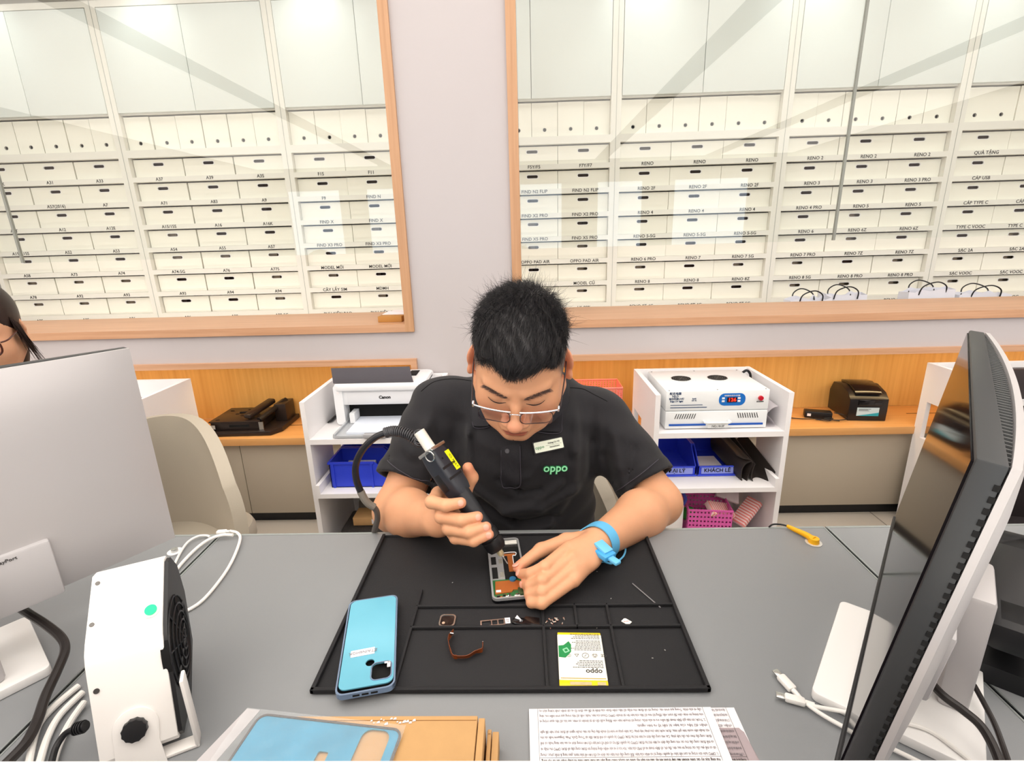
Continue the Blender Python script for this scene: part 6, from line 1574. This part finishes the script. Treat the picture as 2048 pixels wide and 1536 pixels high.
# stubble on the faded sides
# ---- eyebrows and lashes
def face_hit(x, z): 
    h_ = body_bvh.ray_cast(Vector(hw((x, -.16, z))), Vector(HM@v3((0, 1, 0)))); return (h_[0], h_[1]) if h_[0] is not None else (Vector(hw((x, -.09, z))), Vector(HM@v3((0, -1, 0))))
M_brow = mat('brow_hair', '#5a453e', .6)
for q in (-1, 1):
    R_, D_ = [], []
    for k in range(230):
        t = rs.uniform(0, 1); x = q*(.013+.040*t); zc_ = .0125+.0075*math.sin(t*PI*.62)+rs.uniform(-1, 1)*(.0036-.0022*t)
        p_, n_ = face_hit(x, zc_); R_.append(np.array(p_)-np.array(n_)*0); D_.append(HM@v3((q*1.0, -.35, .30-.55*t+rs.normal()*.1)))
    strands('eyebrow', np.array(R_)+moff, np.array(D_), rs.uniform(.005, .009, len(R_)), .0006, M_brow, man, None, 2, 9)
    pts = []
    for k in range(11):
        t = k/10; x = q*(.0165+.0300*t); zc_ = -.0035-.0055*math.sin(PI*t)+.001*t; p_, n_ = face_hit(x, zc_); pts.append(MW @ (p_+Vector(HM@v3((0, -.0004, 0)))))
    MB().tube(pts, lambda t_: .0003+.0007*math.sin(PI*max(.05, min(.95, t_))), 6).build('eyelash', mat('lash_dark', '#1c1414', .7), man)
# mole on the chin
p_, n_ = face_hit(-.004, -.104); MB().sph(MW @ p_, .0011, n=10).build('mole', mat('mole_brown', '#5a3326', .7), man)

# ---- glasses
gl = MB(); GY, GZ = -.108, -.014
M_gf = mat('glasses_metal', '#e9ecf2', .18, .85); M_gd = mat('glasses_dark', '#3a3236', .3, .5)
Hmat = Matrix(HM.tolist()).to_4x4(); Hmat = Matrix.Translation(Vector(HC)) @ Hmat @ Matrix.Scale(HS, 4)
G4 = MW @ Hmat
ge = thing('glasses', 'x', 'x'); 
for k_ in ('label', 'category'): del ge[k_]
ge.parent = man; ge.name = 'glasses'
for q in (-1, 1):
    cx_ = q*.0345; yw = lambda x: GY+.0105*(abs(x)/.066)**2
    ol = [(cx_+(p[0]), GZ-.002+p[1]) for p in rrect(.0525, .0275, .0105, 6)]
    pts = [(x, yw(x), z) for x, z in ol]
    top_ = [(q*x, yw(x)-.0004, GZ+.0125) for x in (.0075, .014, .026, .040, .052, .061, .068)]
    MB().tube(top_, .0015, 8, G4, smooth=False).build('frame', M_gf, ge)
    MB().tube(pts, .0007, 8, G4, closed=True, smooth=False).build('frame', M_gd, ge)
    MB().prism([(a*1.0, b_) for a, b_ in ol], 0, .0012, G4 @ T(0, GY+.0035, 0) @ FACE).build('lens', MATS.get('lens_clear') or glass_pane('lens_clear', (.93, .92, .96), 1.6), ge)
    MB().tube([(q*.068, yw(.068), GZ+.0125), (q*.0715, GY+.016, GZ+.0125), (q*.0745, -.065, GZ+.013), (q*.0790, -.02, GZ+.016), (q*.0800, .008, GZ+.018), (q*.0785, .022, GZ+.008)], .0011, 8, G4).build('temple', M_gd, ge)
    MB().box(-.0016, .0016, -.001, .006, -.002, .006, G4 @ T(q*.069, yw(.068), GZ+.010), bev=.0005).build('hinge', M_gf, ge)
    MB().sph((q*.0085, GY+.006, GZ-.004), (.0018, .003, .0042), n=12).build('nose_pad', mat('nose_pad', '#d8d4d0', .2, alpha=.6), ge).matrix_basis = G4
MB().tube([(-.0085, GY, GZ+.006), (-.004, GY-.0015, GZ+.0085), (.004, GY-.0015, GZ+.0085), (.0085, GY, GZ+.006)], .0010, 8, G4).build('bridge', M_gf, ge)

# ---- nails
def nail(tip, prev, up, w=.0055, l=.0085, off=.0078):
    tip, prev = Vector(tip), Vector(prev); ax_ = (tip-prev).normalized(); up = Vector(up); n = (up-ax_*up.dot(ax_)).normalized(); sd = ax_.cross(n)
    K2_ = Matrix((sd, ax_, n)).transposed().to_4x4(); h_ = body_bvh.ray_cast(tip-ax_*.0005+n*.03, -n)
    c_ = h_[0] if h_[0] is not None else tip+n*off
    K2_.translation = c_-n*.0008
    MB().sph((0, 0, 0), (w, l*.62, .0017), n=16).build('nail', M_nail, man).matrix_basis = MW @ K2_
camv = Vector((0, -.55, .83))
for p in A_f: nail(p[-1], p[-2], (.25, -.9, .45))
nail((-.103, .803, .906), (-.098, .808, .885), (.2, .9, .2)); nail(B_f[0][-1], B_f[0][-2], (-.35, -.55, .75)); nail((-.020, .703, .774), (.02, .729, .783), (.1, .35, .9), w=.006, l=.010)
nail(B_f[1][-1], B_f[1][-2], (-.3, -.8, .4))

# ---- anti-static wrist strap (worn) and its cord
ax_w = Vector(wrB-elB).normalized(); cw_ = Vector(lerp(elB, wrB, .99)); 
zz = Vector((0, 0, 1)); sx = ax_w.cross(zz).normalized(); sy = sx.cross(ax_w)
K3 = Matrix((sx, sy, ax_w)).transposed().to_4x4(); K3.translation = cw_
M_strap = mat('strap_blue', '#62b8e8', .55, bump=.3, bscale=700)
ws = MB(); ring = []
for k in range(40):
    a = 2*PI*k/40; d_ = (sx*math.cos(a)+sy*math.sin(a)); h_ = body_bvh.ray_cast(cw_+d_*.08, -d_); r_ = (h_[0]-cw_).length if h_[0] is not None else .031
    ring.append(min(r_, .036)+.0015)
bb = bmesh.new(); rows = []
for k in range(40):
    a = 2*PI*k/40; rows.append([bb.verts.new(K3 @ Vector((r_*math.cos(a), r_*math.sin(a), z_))) for r_, z_ in ((ring[k], -.011), (ring[k]-.0005, .011), (ring[k]+.0015, .011), (ring[k]+.0018, -.011))])
for k in range(40):
    a, c = rows[k], rows[(k+1) % 40]
    for j in range(4): bb.faces.new((a[j], a[(j+1) % 4], c[(j+1) % 4], c[j]))
bmesh.ops.recalc_face_normals(bb, faces=bb.faces); bmesh.ops.transform(bb, matrix=MW, verts=bb.verts); wsb = MB().merge(bb).build('wrist_strap', M_strap, man, 60)
hb_ = body_bvh.ray_cast(CAM, ray(1206, 1110)); bk_ = (hb_[0] if hb_[0] is not None else PZ(1187, 1107, .785))+Vector((0, -.003, .004)); bk_ = bk_+Vector((.002, -.004, .003)); fmb = frame(bk_, (PZ(1222, 1128, bk_.z)-PZ(1196, 1110, bk_.z)), Vector((-.05, -.62, .78)))
MB().box(-.013, .013, -.012, .012, -.004, .0045, MW @ fmb, bev=.0015).build('buckle', mat('buckle_blue', '#4aaae6', .3), wsb)
MB().box(-.015, .011, -.009, .009, .002, .0075, MW @ fmb @ T(-.006, .003, .002) @ RY(.2), bev=.001).build('clasp', mat('clasp_blue', '#6ec3f0', .35), wsb)
MB().box(.010, .030, -.006, .006, -.004, .002, MW @ fmb, bev=.002).build('snap_housing', mat('clasp_blue', '#6ec3f0', .35), wsb)
MB().tube([MW @ p for p in (PZ(1208, 1123, .772), PZ(1222, 1127, .765), PZ(1236, 1122, .762), PZ(1247, 1112, .760), PZ(1251, 1099, .758), PZ(1248, 1092, .757))], .0016, 8).build('strap_cord', M_strap, wsb)

# ================================================================== ELECTRIC SCREWDRIVER AND ITS HOSE
dt, du = Vector((-.036, .727, .767)), Vector((-.160, .790, .944)); axd = (du-dt).normalized(); LD = (du-dt).length
drv = thing('electric_screwdriver', 'black electric screwdriver with a yellow sticker held over the opened phone', 'screwdriver', frame(dt, axd, Vector((.5, -1, .45))))
# local x runs from tip to the cable end
RYm = Matrix(((0,0,1,0),(1,0,0,0),(0,1,0,0),(0,0,0,1)))      # lathe z -> x
MB().lathe([(0, 0), (.0010, .0), (.0012, .012), (.0022, .013), (.0022, .020), (.0034, .021), (.0034, .030), (.0026, .031)], RYm, 20).build('bit', M_metal, drv)
MB().lathe([(0, .016), (.0036, .016), (.0056, .020), (.0056, .028)], RYm, 20).build('bit_collar', mat('pale_brass', '#d8cfa8', .3, .6), drv)
MB().lathe([(.0078, .026), (.0140, .028), (.0170, .034), (.0176, .046), (.0162, .048), (.0176, .050), (.0178, .064), (.0164, .066)], RYm, 32).build('torque_ring', M_black, drv)
MB().lathe([(.0164, .064), (.0160, .085), (.0164, .110), (.0168, .130), (.0168, .145)], RYm, 32).build('grip', mat('driver_black', '#202228', .38), drv)
bd = MB(); bb = bmesh.new(); secs = []
for x, w_, h_ in ((.140, .0160, .0160), (.150, .0185, .0170), (.175, .0200, .0180), (.205, .0200, .0180), (LD, .0180, .0170)):
    secs.append([bb.verts.new((x, p[0], p[1])) for p in rrect(w_*2, h_*2, .007, 3)])
for a, c in zip(secs, secs[1:]):
    for k in range(len(a)): bb.faces.new((a[k], a[(k+1) % len(a)], c[(k+1) % len(a)], c[k]))
bb.faces.new(secs[0][::-1]); bb.faces.new(secs[-1]); bmesh.ops.recalc_face_normals(bb, faces=bb.faces)
bd.merge(bb).build('body', mat('driver_body', '#2b2e36', .35), drv, 40)
MB().box(.155, .187, .0165, .0205, -.010, .002, bev=.001).build('side_rib', M_black, drv)
MB().box(.168, .172, -.012, .020, .0172, .0186).box(.188, .192, -.012, .020, .0172, .0186).build('groove_rim', M_black, drv)
MB().box(.176, LD-.012, -.016, -.005, .0175, .0186).build('yellow_sticker', mat('sticker_yellow', '#eef01c', .4), drv)
text('sticker_text', 'ICL MULT', .0062, T(.192, -.0105, .0188) @ RZ(PI), M_inkb, drv, ext=.0001)
MB().cyl((LD-.02, .008, .0176), (LD-.02, .008, .0186), .0018).build('hole', M_dark, drv)
MB().box(LD-.001, LD+.005, -.019, .019, -.017, .019, bev=.0015).build('end_plate', M_metal, drv)
MB().tube([(.150, -.0165, .004), (.165, -.024, .006), (.185, -.026, .008), (LD-.01, -.018, .010), (LD+.002, -.014, .010)], .0009, 6).tube([(.150, -.0165, .004), (.156, -.022, .0), (.170, -.027, .0), (.186, -.026, .008)], .0009, 6).build('trigger_wire', mat('copper_wire', '#8a6a4a', .3, .9), drv)
MB().tube([(LD-.006+.009*math.cos(a*PI/8), .022+.002, .012+.009*math.sin(a*PI/8)) for a in range(16)], .0011, 8, closed=True, smooth=False).build('key_ring', M_metal, drv)
MB().lathe([(.0, LD+.004), (.0098, LD+.004), (.0098, LD+.040), (.0, LD+.040)], RYm, 24).build('white_sleeve', mat('sleeve_white', '#e6e2d8', .5, var=.15, scale=120), drv)
endp = drv.matrix_basis @ Vector((LD+.038, 0, 0))
hose = thing('screwdriver_hose', 'black hose with coiled spring arching from the screwdriver to behind the elbow', 'hose', T(endp))
sp_ = [endp, PY(838, 884, .815), PY(822, 872, .82), PY(803, 864, .825), PY(785, 862, .83), PY(770, 866, .83)]
SPp = catmull(sp_, 12); MB().tube([p-endp for p in SPp], .0068, 12, smooth=False).build('spring_core', M_black, hose)
hel = []; acc = 0
for i in range(len(SPp)-1):
    for k in range(10):
        p = SPp[i].lerp(SPp[i+1], k/10); tg = (SPp[i+1]-SPp[i]).normalized(); s1 = tg.cross(Vector((0, 1, .1))).normalized(); s2 = tg.cross(s1); an = (i*10+k)*2*PI/24
        hel.append(p-endp+(s1*math.cos(an)+s2*math.sin(an))*.0082)
MB().tube(hel, .0014, 6, smooth=False).build('spring_coil', mat('spring_dark', '#4a4a4e', .4, .3), hose)
MB().tube([p-endp for p in (SPp[-1], PY(752, 874, .83), PY(733, 890, .83), PY(718, 912, .83), PY(711, 935, .83), PY(713, 960, .83), PY(722, 985, .83))], .0062, 12).build('tube', mat('tube_black', '#1a1a20', .35), hose)
MB().tube([p-endp for p in (PY(721, 982, .83), PY(729, 998, .83), PY(738, 1008, .832), PY(748, 1014, .835))], .0068, 12).build('tape_wrap', mat('tape_grey', '#7c766e', .6), hose)
MB().tube([p-endp for p in (PY(746, 1013, .835), PY(753, 1022, .838), PY(755, 1036, .842), PY(752, 1050, .848), PY(749, 1062, .856), PY(748, 1072, .862), PY(748, 1110, .862))], .0055, 12).build('lower_tube', mat('tube_grey', '#55504c', .5), hose)
# ================================================================== SECOND PERSON AT THE LEFT EDGE
C2 = v3(PY(-52, 668, 1.17)); M2 = mrot('Z', .62)@mrot('X', .22)
def h2(p): return C2+M2@v3(p)
g_ = head_groups(C2, M2, 1.0)
sx2 = C2+v3((0, .06, -.27))
g_ += [Grp([Cap(h2((0, .03, -.05)), sx2+v3((0, 0, .08)), .050, .052), Cap(sx2+v3((-.14, .02, 0)), sx2+v3((.14, .02, 0)), .05), Ell(sx2+v3((0, .0, -.15)), (.15, .10, .17)), Ell(sx2+v3((0, .03, -.38)), (.16, .12, .12))], .04, .02),
       Grp([Cap(sx2+v3((.16, .02, 0)), sx2+v3((.20, -.02, -.24)), .045, .038), Cap(sx2+v3((.20, -.02, -.24)), sx2+v3((.10, -.20, -.24)), .038, .028), Ell(sx2+v3((.07, -.24, -.24)), (.03, .045, .018))], .02, .03),
       Grp([Cap(sx2+v3((-.16, .02, 0)), sx2+v3((-.20, -.02, -.24)), .045, .038), Cap(sx2+v3((-.20, -.02, -.24)), sx2+v3((-.10, -.20, -.24)), .038, .028), Ell(sx2+v3((-.07, -.24, -.24)), (.03, .045, .018))], .02, .03)]
b2 = sdf_mesh('body', g_, .004); taubin(b2, 1); V2 = verts_np(b2).astype(float)
color_attr(b2, np.tile(np.array(lin('#dba583')[:3]), (len(V2), 1)))
w2_ = thing('person', 'person with long dark hair and brown glasses cut off by the left edge', 'person', T(C2[0], C2[1], 0)); MI2 = w2_.matrix_basis.inverted()
b2bvh = BVHTree.FromPolygons([Vector(v) for v in V2], [tuple(p.vertices) for p in b2.polygons]); b2.transform(MI2); link('body', b2, M_skin, w2_)
t2 = sdf_mesh('shirt', [Grp([Cap(sx2+v3((-.15, .02, .0)), sx2+v3((.15, .02, .0)), .058), Ell(sx2+v3((0, .0, -.15)), (.16, .11, .18)), Ell(sx2+v3((0, .03, -.38)), (.17, .13, .13)), Cap(sx2+v3((.16, .02, 0)), sx2+v3((.19, -.01, -.16)), .056, .052), Cap(sx2+v3((-.16, .02, 0)), sx2+v3((-.19, -.01, -.16)), .056, .052)], .04)], .006)
t2.transform(MI2); link('shirt', t2, M_shirt, w2_)
def hp2(P, D):
    l = (P-C2)@M2; line = np.interp(l[:, 1], [-.1, -.07, -.04, -.02, .1], [.072, .065, .02, -.15, -.16]); return np.maximum(D, line-l[:, 2])
hc2 = sdf_mesh('hair', [Grp([Ell(h2((0, .018, .040)), (.086, .103, .092), M2), Ell(h2((0, .050, -.05)), (.078, .06, .12), M2)], .03)], .005, post=hp2)
hv = verts_np(hc2).astype(float); hc2.transform(MI2); M_hair2 = mat('hair_dark_brown', '#2a1a16', .45, var=.3, scale=60); ho2 = link('hair', hc2, M_hair2, w2_)
rt, dr = [], []
for k in range(120):
    q = -1 if k % 3 == 0 else 1; a_ = rs.uniform(0, 1); rt.append(h2((q*(.076+.008*a_), -.030+.03*a_, .045-.03*a_))); dr.append(M2@v3((q*.20+rs.normal()*.05, -.22+rs.normal()*.05, -1.0)))
mo2 = np.array(MI2.translation)
strands('strands', np.array(rt)+mo2, np.array(dr), rs.uniform(.07, .13, len(rt)), .0022, M_hair2, ho2, (M2@np.array([[.0], [.25], [0]])).T.repeat(len(rt), 0), 6, 4)
G5 = MI2 @ (Matrix.Translation(Vector(C2)) @ Matrix(M2.tolist()).to_4x4()); gm = mat('glasses_brown', '#4a2219', .3)
for q in (-1, 1):
    MB().tube([(q*.034+p[0], -.100, -.004+p[1]) for p in rrect(.050, .040, .017, 5)], .0022, 8, G5, closed=True, smooth=False).build('glasses_rim', gm, w2_)
    MB().tube([(q*.060, -.099, .008), (q*.074, -.085, .010), (q*.084, .0, .008)], .002, 6, G5).build('glasses_temple', gm, w2_)
MB().tube([(-.010, -.101, .002), (0, -.104, .005), (.010, -.101, .002)], .002, 6, G5).build('glasses_bridge', gm, w2_)
